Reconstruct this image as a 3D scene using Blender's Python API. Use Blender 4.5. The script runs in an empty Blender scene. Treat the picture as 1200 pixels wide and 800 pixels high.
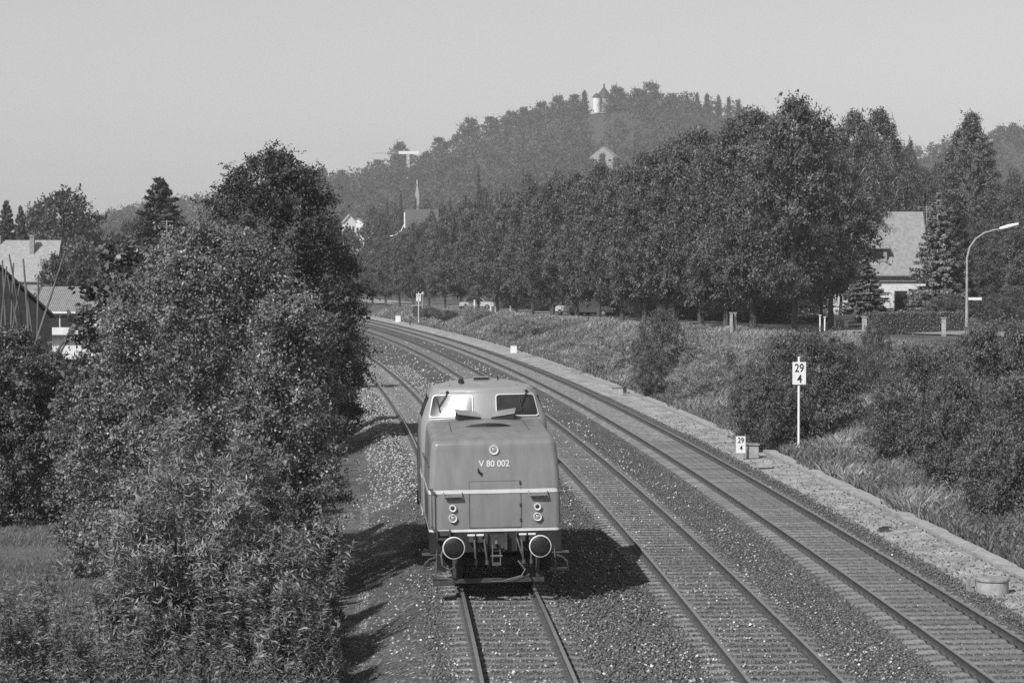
import bpy, bmesh, math, random
import numpy as np
from mathutils import Vector, Matrix

# ------------------------------------------------------------------ camera, sky, sun
S = bpy.context.scene
COL = S.collection
R = math.radians
H, F, CX, HY = 6.68, 3000.0, 600.0, 310.0          # eye height over the rails, focal length in px, centre, horizon row
cd = bpy.data.cameras.new('camera'); cam = bpy.data.objects.new('camera', cd); COL.objects.link(cam)
cd.sensor_width = 36; cd.lens = 90; cd.clip_start = .5; cd.clip_end = 6000
cam.location = (0, 0, H); cam.rotation_euler = (R(90) - math.atan(90 / F), 0, 0)
S.camera = cam
SUN_EL, SUN_AZ = R(42), R(216)
w = bpy.data.worlds.new('World'); S.world = w; w.use_nodes = True
nt = w.node_tree; nt.nodes.clear()
sky = nt.nodes.new('ShaderNodeTexSky'); sky.sky_type = 'NISHITA'; sky.sun_disc = False
sky.sun_elevation = SUN_EL; sky.sun_rotation = SUN_AZ; sky.air_density = 1.4; sky.dust_density = .7; sky.altitude = 100
bw = nt.nodes.new('ShaderNodeRGBToBW'); bg = nt.nodes.new('ShaderNodeBackground'); bg.inputs[1].default_value = .08
wo = nt.nodes.new('ShaderNodeOutputWorld')
nt.links.new(sky.outputs[0], bw.inputs[0]); nt.links.new(bw.outputs[0], bg.inputs[0]); nt.links.new(bg.outputs[0], wo.inputs[0])
sd = bpy.data.lights.new('sun', 'SUN'); sd.energy = 4.0; sd.angle = R(.5); sd.color = (1, 1, 1)
sun = bpy.data.objects.new('sun', sd); COL.objects.link(sun)
sdir = Vector((math.sin(SUN_AZ) * math.cos(SUN_EL), math.cos(SUN_AZ) * math.cos(SUN_EL), math.sin(SUN_EL)))
sun.rotation_euler = sdir.to_track_quat('Z', 'Y').to_euler(); sun.location = (-40, -40, 60)
S.view_settings.view_transform = 'Standard'; S.view_settings.look = 'None'
S.view_settings.exposure = .3; S.cycles.use_denoising = False; S.view_settings.gamma = 1

rng = np.random.default_rng(7)
rnd = random.Random(5)

# ------------------------------------------------------------------ materials (all neutral: the photograph is black and white)
def mat(name, g=.2, rough=.8, spec=.3, var=0, scale=8, attr=False, trans=0, metal=0, bump=0, bscale=30, obvar=0, kind='noise', stretch=None):
    m = bpy.data.materials.new(name); m.use_nodes = True
    t = m.node_tree; N = t.nodes; L = t.links
    b = N['Principled BSDF']; b.inputs['Roughness'].default_value = rough
    b.inputs['Specular IOR Level'].default_value = spec; b.inputs['Metallic'].default_value = metal
    val = N.new('ShaderNodeValue'); val.outputs[0].default_value = g
    cur = val.outputs[0]
    def mul(a, bb):
        n = N.new('ShaderNodeMath'); n.operation = 'MULTIPLY'; L.new(a, n.inputs[0])
        if isinstance(bb, float): n.inputs[1].default_value = bb
        else: L.new(bb, n.inputs[1])
        return n.outputs[0]
    def rng_(a, lo, hi, f0=.3, f1=.7):
        n = N.new('ShaderNodeMapRange'); L.new(a, n.inputs[0]); n.inputs[1].default_value = f0; n.inputs[2].default_value = f1
        n.inputs[3].default_value = lo; n.inputs[4].default_value = hi; return n.outputs[0]
    co = N.new('ShaderNodeTexCoord').outputs['Object']
    if stretch:
        mp = N.new('ShaderNodeMapping'); mp.inputs['Scale'].default_value = stretch; L.new(co, mp.inputs[0]); co = mp.outputs[0]
    if var:
        n = N.new('ShaderNodeTexNoise'); n.inputs['Scale'].default_value = scale; n.inputs['Detail'].default_value = 6; L.new(co, n.inputs[0])
        cur = mul(cur, rng_(n.outputs[0], 1 - var, 1 + var))
    if attr:
        a = N.new('ShaderNodeAttribute'); a.attribute_name = 'shade'; cur = mul(cur, a.outputs['Fac'])
    if obvar:
        o = N.new('ShaderNodeObjectInfo'); cur = mul(cur, rng_(o.outputs['Random'], 1 - obvar, 1 + obvar, 0, 1))
    cmb = N.new('ShaderNodeCombineColor')
    for i in range(3): L.new(cur, cmb.inputs[i])
    L.new(cmb.outputs[0], b.inputs['Base Color'])
    if bump:
        n = N.new('ShaderNodeTexVoronoi' if kind == 'voronoi' else 'ShaderNodeTexNoise'); n.inputs['Scale'].default_value = bscale; L.new(co, n.inputs[0])
        bp = N.new('ShaderNodeBump'); bp.inputs['Strength'].default_value = bump; bp.inputs['Distance'].default_value = .03
        L.new(n.outputs[0], bp.inputs['Height']); L.new(bp.outputs[0], b.inputs['Normal'])
    if trans:
        tr = N.new('ShaderNodeBsdfTranslucent'); L.new(cmb.outputs[0], tr.inputs[0])
        mx = N.new('ShaderNodeMixShader'); mx.inputs[0].default_value = trans
        L.new(b.outputs[0], mx.inputs[1]); L.new(tr.outputs[0], mx.inputs[2]); L.new(mx.outputs[0], N['Material Output'].inputs[0])
    return m

def ballast_mat():
    m = mat('ballast_bed', .105, .9, .2, var=.25, scale=.35)
    t = m.node_tree; N = t.nodes; L = t.links; b = N['Principled BSDF']
    co = N.new('ShaderNodeTexCoord').outputs['Object']
    v = N.new('ShaderNodeTexVoronoi'); v.inputs['Scale'].default_value = 15; L.new(co, v.inputs[0])
    sep = N.new('ShaderNodeSeparateColor'); L.new(v.outputs['Color'], sep.inputs[0])
    mr = N.new('ShaderNodeMapRange'); mr.inputs[3].default_value = .45; mr.inputs[4].default_value = 1.5; L.new(sep.outputs[0], mr.inputs[0])
    old = b.inputs['Base Color'].links[0].from_socket
    mx = N.new('ShaderNodeMix'); mx.data_type = 'RGBA'; mx.blend_type = 'MULTIPLY'; mx.inputs[0].default_value = 1
    L.new(old, mx.inputs[6]); L.new(mr.outputs[0], mx.inputs[7])
    gt = N.new('ShaderNodeMath'); gt.operation = 'GREATER_THAN'; gt.inputs[1].default_value = .985; L.new(sep.outputs[1], gt.inputs[0])
    m2 = N.new('ShaderNodeMix'); m2.data_type = 'RGBA'; L.new(gt.outputs[0], m2.inputs[0]); L.new(mx.outputs[2], m2.inputs[6]); m2.inputs[7].default_value = (.45, .45, .45, 1)
    L.new(m2.outputs[2], b.inputs['Base Color'])
    bp = N.new('ShaderNodeBump'); bp.inputs['Strength'].default_value = 1; bp.inputs['Distance'].default_value = .05
    bp.invert = True; L.new(v.outputs['Distance'], bp.inputs['Height']); L.new(bp.outputs[0], b.inputs['Normal'])
    return m

def slat_mat(name, g, scale, direction, amt=.35, rough=.8):
    """tiles, corrugation, boards: wave pattern for colour and relief"""
    m = mat(name, g, rough, .3, var=.18, scale=3)
    t = m.node_tree; N = t.nodes; L = t.links; b = N['Principled BSDF']
    co = N.new('ShaderNodeTexCoord').outputs['Object']
    v = N.new('ShaderNodeTexWave'); v.bands_direction = direction; v.inputs['Scale'].default_value = scale
    v.inputs['Distortion'].default_value = .3; v.inputs['Detail'].default_value = 2; L.new(co, v.inputs[0])
    bp = N.new('ShaderNodeBump'); bp.inputs['Strength'].default_value = amt; bp.inputs['Distance'].default_value = .06
    L.new(v.outputs[1], bp.inputs['Height']); L.new(bp.outputs[0], b.inputs['Normal'])
    return m

M = dict(
    ballast=ballast_mat(),
    stone=mat('ballast_stone', .12, .85, .25, attr=True),
    gravel=mat('light_gravel', .36, .9, .2, var=.45, scale=1.3, bump=.8, bscale=40, kind='voronoi'),
    soil=mat('soil', .085, .95, .1, var=.4, scale=.6, bump=.6, bscale=6),
    path=mat('trodden_earth', .10, .95, .1, var=.5, scale=1.7, bump=.8, bscale=16),
    meadow=mat('meadow_ground', .10, .95, .1, var=.45, scale=.25, bump=.6, bscale=5),
    road=mat('road_surface', .26, .85, .2, var=.15, scale=2),
    concrete=mat('concrete', .34, .85, .2, var=.25, scale=5, bump=.3, bscale=25),
    concrete2=mat('weathered_concrete', .26, .9, .2, var=.3, scale=7, bump=.3, bscale=25),
    rail=mat('rail_steel', .075, .6, .4, var=.25, scale=3),
    railtop=mat('rail_head', .30, .35, .5, var=.1, scale=3, metal=.5),
    sleeper=mat('steel_sleeper', .16, .7, .3, var=.35, scale=5, obvar=.2),
    paint=mat('engine_paint', .20, .36, .5, var=.14, scale=2.2, stretch=(2.2, 1, .6), bump=.03, bscale=3),
    roofpaint=mat('cab_paint', .27, .36, .5, var=.07, scale=2),
    paintlit=mat('engine_paint_lit', .27, .38, .5, var=.09, scale=2),  # engine paint made lighter to carry the gloss on upward faces
    black=mat('black_underframe', .018, .6, .4, var=.3, scale=5),
    darkm=mat('dark_grime', .05, .55, .4, var=.4, scale=6),
    buffer=mat('greased_buffer', .016, .5, .3, var=.6, scale=9),
    steel=mat('worn_steel', .085, .5, .5, var=.3, scale=9),
    white=mat('white_paint', .75, .5, .4, var=.05, scale=6),
    cream=mat('white_trim', .62, .5, .4, var=.08, scale=8),
    number=mat('number_paint', .60, .6, .3),
    glass=mat('cab_glass', .035, .21, .7, var=.5, scale=2.5),
    lens=mat('lamp_lens', .32, .2, .6),
    ink=mat('black_lettering', .02, .6, .3),
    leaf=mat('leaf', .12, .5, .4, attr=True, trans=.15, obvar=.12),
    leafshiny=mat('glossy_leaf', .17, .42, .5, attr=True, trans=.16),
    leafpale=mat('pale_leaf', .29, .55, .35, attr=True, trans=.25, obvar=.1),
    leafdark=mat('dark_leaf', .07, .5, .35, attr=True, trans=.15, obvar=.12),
    weedleaf=mat('willow_leaf', .19, .5, .4, attr=True, trans=.2, obvar=.15),
    needle=mat('needles', .07, .6, .3, attr=True, trans=.1, obvar=.15),
    needleblue=mat('blue_spruce_needles', .2, .6, .3, attr=True, trans=.1),
    wood=mat('wood', .13, .85, .2, var=.3, scale=6, stretch=(1, 1, .2)),
    bark=mat('bark', .085, .9, .15, var=.4, scale=8, stretch=(1, 1, .25), bump=.5, bscale=20),
    birch=mat('birch_bark', .42, .8, .2, var=.5, scale=4),
    straw=mat('dry_grass', .25, .7, .2, attr=True, trans=.25),
    grass=mat('green_grass', .17, .7, .2, attr=True, trans=.25),
    tiles=slat_mat('roof_tiles', .27, 4.5, 'Z'),
    tiles2=slat_mat('pale_roof_tiles', .30, 4, 'Z'),
    corr=slat_mat('corrugated_sheet', .24, 2.2, 'X', .8),
    greyroof=mat('dark_roof_sheet', .10, .8, .3, var=.1, scale=2),
    wall=mat('white_render', .66, .85, .2, var=.12, scale=2),
    greywall=mat('grey_render', .30, .85, .2, var=.15, scale=2),
    darkwood=mat('dark_boards', .035, .8, .2, var=.3, scale=5),
    carwhite=mat('white_car_paint', .45, .3, .5), cardark=mat('dark_car_paint', .06, .3, .5),
    carglass=mat('car_glass', .03, .08, .6), tyre=mat('tyre_rubber', .02, .8, .2), chrome=mat('chrome', .5, .25, .5, metal=1),
    farwood=mat('far_foliage', .09, .7, .2, attr=True, trans=.15),
)

# ------------------------------------------------------------------ helpers
def tag(o, label=None, cat=None, group=None, kind=None):
    if label: o['label'] = label
    if cat: o['category'] = cat
    if group: o['group'] = group
    if kind: o['kind'] = kind
    return o

def empty(name, loc=(0, 0, 0), rz=0, label=None, cat=None, group=None):
    o = bpy.data.objects.new(name, None); COL.objects.link(o); o.location = loc; o.rotation_euler = (0, 0, rz); o.empty_display_size = .2
    return tag(o, label, cat, group)

def link(name, me, parent=None, m=None):
    o = bpy.data.objects.new(name, me); COL.objects.link(o)
    if parent: o.parent = parent
    if m is not None: me.materials.append(m)
    return o

def np_mesh(name, V, Q, shade=None, smooth=False):
    V = np.asarray(V, np.float32); Q = np.asarray(Q, np.int32)
    me = bpy.data.meshes.new(name); n, k = Q.shape
    me.vertices.add(len(V)); me.vertices.foreach_set('co', V.ravel())
    me.loops.add(n * k); me.loops.foreach_set('vertex_index', Q.ravel())
    me.polygons.add(n); me.polygons.foreach_set('loop_start', np.arange(0, n * k, k, dtype=np.int32))
    me.polygons.foreach_set('loop_total', np.full(n, k, np.int32))
    if shade is not None:
        a = me.attributes.new('shade', 'FLOAT', 'FACE'); a.data.foreach_set('value', np.asarray(shade, np.float32))
    me.update(calc_edges=True)
    if smooth: me.polygons.foreach_set('use_smooth', np.ones(n, bool))
    return me

class MB:
    """collects primitives into one mesh"""
    def __init__(s): s.v = []; s.f = []; s.mi = []; s.sm = []
    def add(s, vs, fs, mi=0, sm=False):
        b = len(s.v); s.v += [tuple(x) for x in vs]; s.f += [[i + b for i in f] for f in fs]; s.mi += [mi] * len(fs); s.sm += [sm] * len(fs); return s
    def box(s, x0, x1, y0, y1, z0, z1, mi=0, rot=None, c=None, taper=0):
        t = taper
        vs = [(x0, y0, z0), (x1, y0, z0), (x1, y1, z0), (x0, y1, z0), (x0 + t, y0 + t, z1), (x1 - t, y0 + t, z1), (x1 - t, y1 - t, z1), (x0 + t, y1 - t, z1)]
        if rot is not None:
            c = Vector(c) if c else Vector(((x0 + x1) / 2, (y0 + y1) / 2, (z0 + z1) / 2))
            vs = [tuple(rot @ (Vector(p) - c) + c) for p in vs]
        return s.add(vs, [(3, 2, 1, 0), (4, 5, 6, 7), (0, 1, 5, 4), (1, 2, 6, 5), (2, 3, 7, 6), (3, 0, 4, 7)], mi)
    def tube(s, pts, rad, n=8, mi=0, cap=True):
        pts = [Vector(p) for p in pts]
        if not hasattr(rad, '__len__'): rad = [rad] * len(pts)
        vs = []; fs = []; u = None
        for i, p in enumerate(pts):
            t = (pts[min(i + 1, len(pts) - 1)] - pts[max(i - 1, 0)]).normalized()
            if u is None: u = t.orthogonal().normalized()
            u = (u - t * u.dot(t)).normalized(); v = t.cross(u)
            for k in range(n):
                a = 2 * math.pi * k / n; vs.append(p + (u * math.cos(a) + v * math.sin(a)) * rad[i])
        for i in range(len(pts) - 1):
            for k in range(n):
                a = i * n + k; b = i * n + (k + 1) % n; fs.append((a, b, b + n, a + n))
        if cap:
            fs.append(tuple(range(n - 1, -1, -1))); fs.append(tuple(range(len(vs) - n, len(vs))))
        return s.add(vs, fs, mi, True)
    def lathe(s, prof, c, axis='z', n=24, mi=0):
        """prof: (r, h) pairs along the axis"""
        vs = []; fs = []
        for r, h in prof:
            for k in range(n):
                a = 2 * math.pi * k / n; x, y = r * math.cos(a), r * math.sin(a)
                p = {'z': (x, y, h), 'y': (x, h, y), 'x': (h, x, y)}[axis]; vs.append((p[0] + c[0], p[1] + c[1], p[2] + c[2]))
        for i in range(len(prof) - 1):
            for k in range(n):
                a = i * n + k; b = i * n + (k + 1) % n; fs.append((a, b, b + n, a + n))
        fs.append(tuple(range(n - 1, -1, -1))); fs.append(tuple(range(len(vs) - n, len(vs))))
        return s.add(vs, fs, mi, True)
    def build(s, name, mats, parent=None, smooth=True, bevel=0):
        me = bpy.data.meshes.new(name); me.from_pydata(s.v, [], s.f)
        for m in (mats if isinstance(mats, (list, tuple)) else [mats]): me.materials.append(m)
        me.polygons.foreach_set('material_index', s.mi); me.polygons.foreach_set('use_smooth', [bool(a and smooth) for a in s.sm])
        bm = bmesh.new(); bm.from_mesh(me); bmesh.ops.recalc_face_normals(bm, faces=bm.faces)
        if bevel:
            es = [e for e in bm.edges if len(e.link_faces) == 2 and e.calc_face_angle(0) > .6]
            bmesh.ops.bevel(bm, geom=es, offset=bevel, segments=2, affect='EDGES', clamp_overlap=True)
        if smooth:
            for e in bm.edges:
                if len(e.link_faces) == 2 and e.calc_face_angle(0) > .7: e.smooth = False
        bm.to_mesh(me); bm.free(); me.update()
        o = bpy.data.objects.new(name, me); COL.objects.link(o)
        if parent: o.parent = parent
        return o

def copy_tree(o, loc=None, rz=None, sc=None, label=None, group=None, parent=None):
    c = o.copy(); COL.objects.link(c); c.parent = parent
    if loc is not None: c.location = loc
    if rz is not None: c.rotation_euler = (0, 0, rz)
    if sc is not None: c.scale = sc if hasattr(sc, '__len__') else (sc, sc, sc)
    if label: c['label'] = label
    if group: c['group'] = group
    for ch in list(o.children):
        if ch.name not in [x.name for x in c.children]: copy_tree(ch, parent=c)
    return c

def text(s, size, m, parent, loc, rot=(R(90), 0, 0), name='lettering', sx=1, bold=0):
    cu = bpy.data.curves.new('txt', 'FONT'); cu.body = s; cu.size = size; cu.align_x = 'CENTER'; cu.align_y = 'CENTER'; cu.extrude = .003; cu.offset = bold
    t = bpy.data.objects.new('txt', cu); me = bpy.data.meshes.new_from_object(t)
    bpy.data.objects.remove(t); me.materials.clear(); o = link(name, me, parent, m)
    o.location = loc; o.rotation_euler = rot; o.scale = (sx, 1, 1); return o

def px(x, y, d):
    return Vector(((x - CX) / F * d, d, H - (y - HY) / F * d))

ORD = ['first', 'second', 'third', 'fourth', 'fifth', 'sixth', 'seventh', 'eighth', 'ninth', 'tenth', 'eleventh', 'twelfth', 'thirteenth', 'fourteenth', 'fifteenth', 'sixteenth',
       'seventeenth', 'eighteenth', 'nineteenth', 'twentieth', 'twenty-first', 'twenty-second', 'twenty-third', 'twenty-fourth', 'twenty-fifth', 'twenty-sixth', 'twenty-seventh', 'twenty-eighth', 'twenty-ninth', 'thirtieth']

# ------------------------------------------------------------------ the lie of the land
def xm(d):                                        # centre line of the middle track
    d = np.minimum(d, 430.); return 5.63 - .0165 * d - .0002275 * d * d
def ol(d): return -(3.9 + .0098 * np.clip(d, -50, 430))       # offset of the left track
OR = 3.95
def sm(t): t = np.clip(t, 0, 1); return t * t * (3 - 2 * t)
def zs(d): return np.interp(d, [0, 60, 100, 165, 230, 360, 800], [2.6, 2.7, 2.8, 2.3, 1.75, .9, .5])
def orow(d): return np.interp(d, [0, 60, 165, 230, 360, 800], [21, 21, 19.5, 14.5, 12, 12])
def ground_z(X, Y):
    X = np.asarray(X, float); Y = np.asarray(Y, float); o = X - xm(Y)
    z = np.full(np.broadcast(X, Y).shape, -.2)
    w0 = 7.5; t = sm((o - w0) / (orow(Y) - 1.5 - w0)) * .6 + .4 * np.clip((o - w0) / (orow(Y) - 1.5 - w0), 0, 1)
    zr = -.16 + (zs(Y) + .16) * t + .018 * np.clip(o - orow(Y), 0, 60)
    zr = zr + .06 * np.sin(X * 1.3 + Y * .37) * np.sin(Y * .81) * (t > .02) * (t < .98)
    lo = ol(Y); tl = np.clip((lo - 1.7 - o) / 1.3, 0, 1)
    zl = -.2 - .55 * tl + sm((Y - 70) / 110) * .7 * sm((lo - 3 - o) / 6) + .05 * np.sin(X * 1.1) * np.sin(Y * .7) * (tl > .9)
    z = np.where(o > w0, zr, z); z = np.where(o < lo - 1.7, zl, z)
    return z

def grid(name, ofs, ds, zf, m, relx=True, kind='structure', parent=None):
    V = []; 
    for d in ds:
        for o in ofs:
            oo = o(d) if callable(o) else o
            X = float(xm(d)) + oo if relx else oo
            V.append((X, d, float(zf(X, d, oo))))
    n = len(ofs); Q = [(j * n + i, j * n + i + 1, (j + 1) * n + i + 1, (j + 1) * n + i) for j in range(len(ds) - 1) for i in range(n - 1)]
    o = link(name, np_mesh(name, V, Q, smooth=True), parent, m)
    if kind: o['kind'] = kind
    return o

DS = list(np.arange(-60, 30, 15.)) + list(np.arange(30, 430, 3.)) + [430, 470, 520, 600, 700, 850, 1000, 1300, 1700, 2100, 2600]
OFS = [-1400, -700, -400, -250, -160, -110, -80, -60, -45, -35, -28, -23, -19] + \
      [(lambda d, k=k: ol(d) - k) for k in (10, 8.5, 7, 6, 5, 4.2, 3.6, 3.0, 2.7, 2.2, 1.75, 1.5)] + [-3, 0, 3, 6.8, 7.5, 7.8] + \
      [(lambda d, k=k: 7.5 + (orow(d) - 9) * k) for k in (.1, .18, .27, .36, .45, .54, .63, .72, .81, .9, 1.0)] + \
      [(lambda d, k=k: orow(d) + k) for k in (0, 3, 8, 14, 22, 35, 60, 100, 180, 300, 600, 1300)]
grid('ground', OFS, DS, lambda X, d, o: ground_z(X, d) - (.16 if (ol(d) - 2.9 < o < 7.4) else 0), M['meadow'])
DB = list(np.arange(-60, 30, 15.)) + list(np.arange(30, 430, 2.)) + [430]
def bz(X, d, o):
    lo = ol(d)
    z = -.215 - .035 * math.exp(-((o - 1.95) / .6) ** 2) - .03 * math.exp(-((o - lo / 2) / .9) ** 2)
    if o < lo - 1.7: z = -.18 - .423 * (lo - 1.7 - o)
    if o > 5.3: z -= .05 * (o - 5.3)
    return z
grid('ballast_bed', [(lambda d, k=k: ol(d) - k) for k in (3.05, 2.75, 2.4, 2.05, 1.72, 1.4, .9, 0, -.9, -1.5)] + [(lambda d, k=k: ol(d) * k) for k in (.58, .5, .42)] + [-1.4, -.9, 0, .9, 1.4, 1.95, 2.5, 3.1, 3.95, 4.9, 5.3, 5.65],
     DB, bz, M['ballast'])
grid('gravel_path', [5.62, 6.1, 6.6, 7.02], DB, lambda X, d, o: -.235 + .05 * (o - 5.7), M['gravel'])
grid('footpath_soil', [(lambda d, k=k: ol(d) - k) for k in (4.6, 4.2, 3.4, 2.9)], DB, lambda X, d, o: ground_z(X, d) + .012 - (.1 if o < ol(d) - 4.5 else 0), M['path'])
def ost(d): return np.interp(d, [0, 60, 140, 180, 230, 360, 800], [48, 44, 32, 22.5, 18.5, 16.2, 16.2])
grid('street', [(lambda d, k=k: ost(d) + k) for k in (-2.9, -1, 1, 2.9)], list(np.arange(90, 430, 5.)), lambda X, d, o: ground_z(X, d) + .05 + .02, M['road'])

# concrete cable trough beside the gravel path
tr = MB(); d = 34.
while d < 340:
    a = Vector((float(xm(d)) + 7.27 + rnd.uniform(-.015, .015), d, 0)); t = Vector((-.0165 - .000455 * d, 1, 0)).normalized(); n = Vector((t.y, -t.x, 0)); Lk = .98 if d < 150 else 2.9
    b = a + t * Lk; z = -.085 + rnd.uniform(-.02, .02)
    vs = [a - n * .2, a + n * .2, b + n * .2, b - n * .2]
    tr.add([(v.x, v.y, z - .14) for v in vs] + [(v.x, v.y, z) for v in vs], [(3, 2, 1, 0), (4, 5, 6, 7), (0, 1, 5, 4), (1, 2, 6, 5), (2, 3, 7, 6), (3, 0, 4, 7)])
    d += Lk + .045
tag(tr.build('cable_trough', M['concrete'], smooth=False), 'long line of concrete cable trough lids along the right hand track', 'cable trough')

# ------------------------------------------------------------------ stones
OCT = np.array([(1, 0, 0), (0, 1, 0), (-1, 0, 0), (0, -1, 0), (0, 0, 1), (0, 0, -1)], float)
OCF = np.array([(0, 1, 4), (1, 2, 4), (2, 3, 4), (3, 0, 4), (1, 0, 5), (2, 1, 5), (3, 2, 5), (0, 3, 5)])
def stones(name, P, size, shade, m, label):
    n = len(P); V = OCT[None] * (size[:, None, None]) * rng.uniform(.55, 1.25, (n, 6, 1)) * np.array([1, 1, .75])
    a = rng.uniform(0, 6.28, n); c, s = np.cos(a)[:, None], np.sin(a)[:, None]
    tl = rng.uniform(-.7, .7, n)[:, None]
    x = V[..., 0] * c - V[..., 1] * s; y = V[..., 0] * s + V[..., 1] * c; z = V[..., 2] + x * tl
    V = np.stack([x, y, z], -1) + P[:, None]
    Q = (OCF[None] + (np.arange(n) * 6)[:, None, None]).reshape(-1, 3)
    return tag(link(name, np_mesh(name, V.reshape(-1, 3), Q, np.repeat(shade, 8)), None, m), label, name.replace('_', ' '), kind='stuff')
def stone_field(n, d0, d1, pw, s0, s1, only=None):
    u = rng.uniform(0, 1, n); d = (d0 ** (1 - pw) + u * (d1 ** (1 - pw) - d0 ** (1 - pw))) ** (1 / (1 - pw))
    lo = ol(d) - 3.0 - .5 * rng.uniform(0, 1, n) ** 3; o = lo + rng.uniform(0, 1, n) * (5.75 - lo)
    for c in (0., OR): 
        for q in (-.75, .75): o = np.where(np.abs(o - c - q) < .075, o + .17, o)
    for q in (-.75, .75): o = np.where(np.abs(o - ol(d) - q) < .075, o + .17, o)
    z = -.2 + np.where(o < ol(d) - 1.7, np.maximum(-.423 * (ol(d) - 1.7 - o), -.56), 0) - .035 * np.exp(-((o - 1.95) / .6) ** 2)
    near = np.minimum(np.abs(o - OR) , 9)
    z = z - np.where(near < 1.35, .018, 0)                       # right track: sleepers stand clear of the stones
    z = z - np.where((np.abs(o) < 1.35) | (np.abs(o - ol(d)) < 1.35), .014, 0)
    size = rng.uniform(s0, s1, n)
    return np.stack([xm(d) + o, d, z], 1), size, o, d
P, sz, o_, d_ = stone_field(150000, 36, 105, 1.7, .018, .042)
sh = rng.lognormal(0, .38, len(P)) * .92
stones('ballast_stones', P, sz, sh, M['stone'], 'grey crushed ballast stones covering the beds of the three tracks')
P, sz, o_, d_ = stone_field(9000, 36, 230, 1.5, .022, .045)
keep = (rng.uniform(0, 1, len(P)) < np.where(o_ > 2.3, .03, np.where(np.abs(o_ - ol(d_)) < 4.5, .8, .6)) * (.35 + .9 * (np.sin(P[:, 0] * 1.9 + P[:, 1] * .33) * np.sin(P[:, 1] * .61) > -.1)))
P = P[keep]; sz = sz[keep] * (1 + np.clip(P[:, 1] - 60, 0, 100) / 90); P[:, 2] += .022
stones('white_stones', P, sz, rng.lognormal(1.15, .3, len(P)), M['stone'], 'scattered pale stones lying on the darker ballast')
# pale heap on the left shoulder and between the far tracks
n = 5200; d = rng.uniform(74, 175, n); o = ol(d) + np.where(rng.uniform(0, 1, n) < .6, rng.uniform(-2.6, -1, n), rng.uniform(1.2, 2.6, n))
P = np.stack([xm(d) + o, d, -.2 + np.where(o < ol(d) - 1.7, np.maximum(-.423 * (ol(d) - 1.7 - o), -.56), 0) + .02], 1)
stones('shoulder_stones', P, rng.uniform(.03, .06, n), rng.uniform(1.6, 4.2, n), M['stone'], 'pale stones on the shoulder of the left track under the trees')
n = 16000; d = (36 ** -.7 + rng.uniform(0, 1, n) * (150 ** -.7 - 36 ** -.7)) ** (-1 / .7); o = rng.uniform(5.6, 7.0, n)
P = np.stack([xm(d) + o, d, -.235 + .05 * (o - 5.7)], 1)
stones('path_gravel', P, rng.uniform(.012, .03, n), rng.lognormal(.75, .25, n), M['stone'], 'light loose gravel on the walkway beside the cable trough')

n = 16000; d = rng.uniform(38, 78, n); o = ol(d) - 2.7 - 1.9 * rng.uniform(0, 1, n) ** 1.5; X = xm(d) + o
P = np.stack([X, d, ground_z(X, d) + .015], 1)
stones('cess_stones', P, rng.uniform(.012, .035, n), rng.lognormal(.25, .5, n), M['stone'], 'loose stones strewn over the trodden strip left of the left track')
n = 2600; d = (36 ** -.7 + rng.uniform(0, 1, n) * (120 ** -.7 - 36 ** -.7)) ** (-1 / .7); o = 5.5 + 1.6 * rng.uniform(0, 1, n) ** 1.6
stones('dark_stones', np.stack([xm(d) + o, d, -.235 + .05 * (o - 5.7) + .01], 1), rng.uniform(.025, .05, n), rng.lognormal(.1, .4, n), M['stone'], 'darker ballast stones spilled onto the light walkway')

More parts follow.
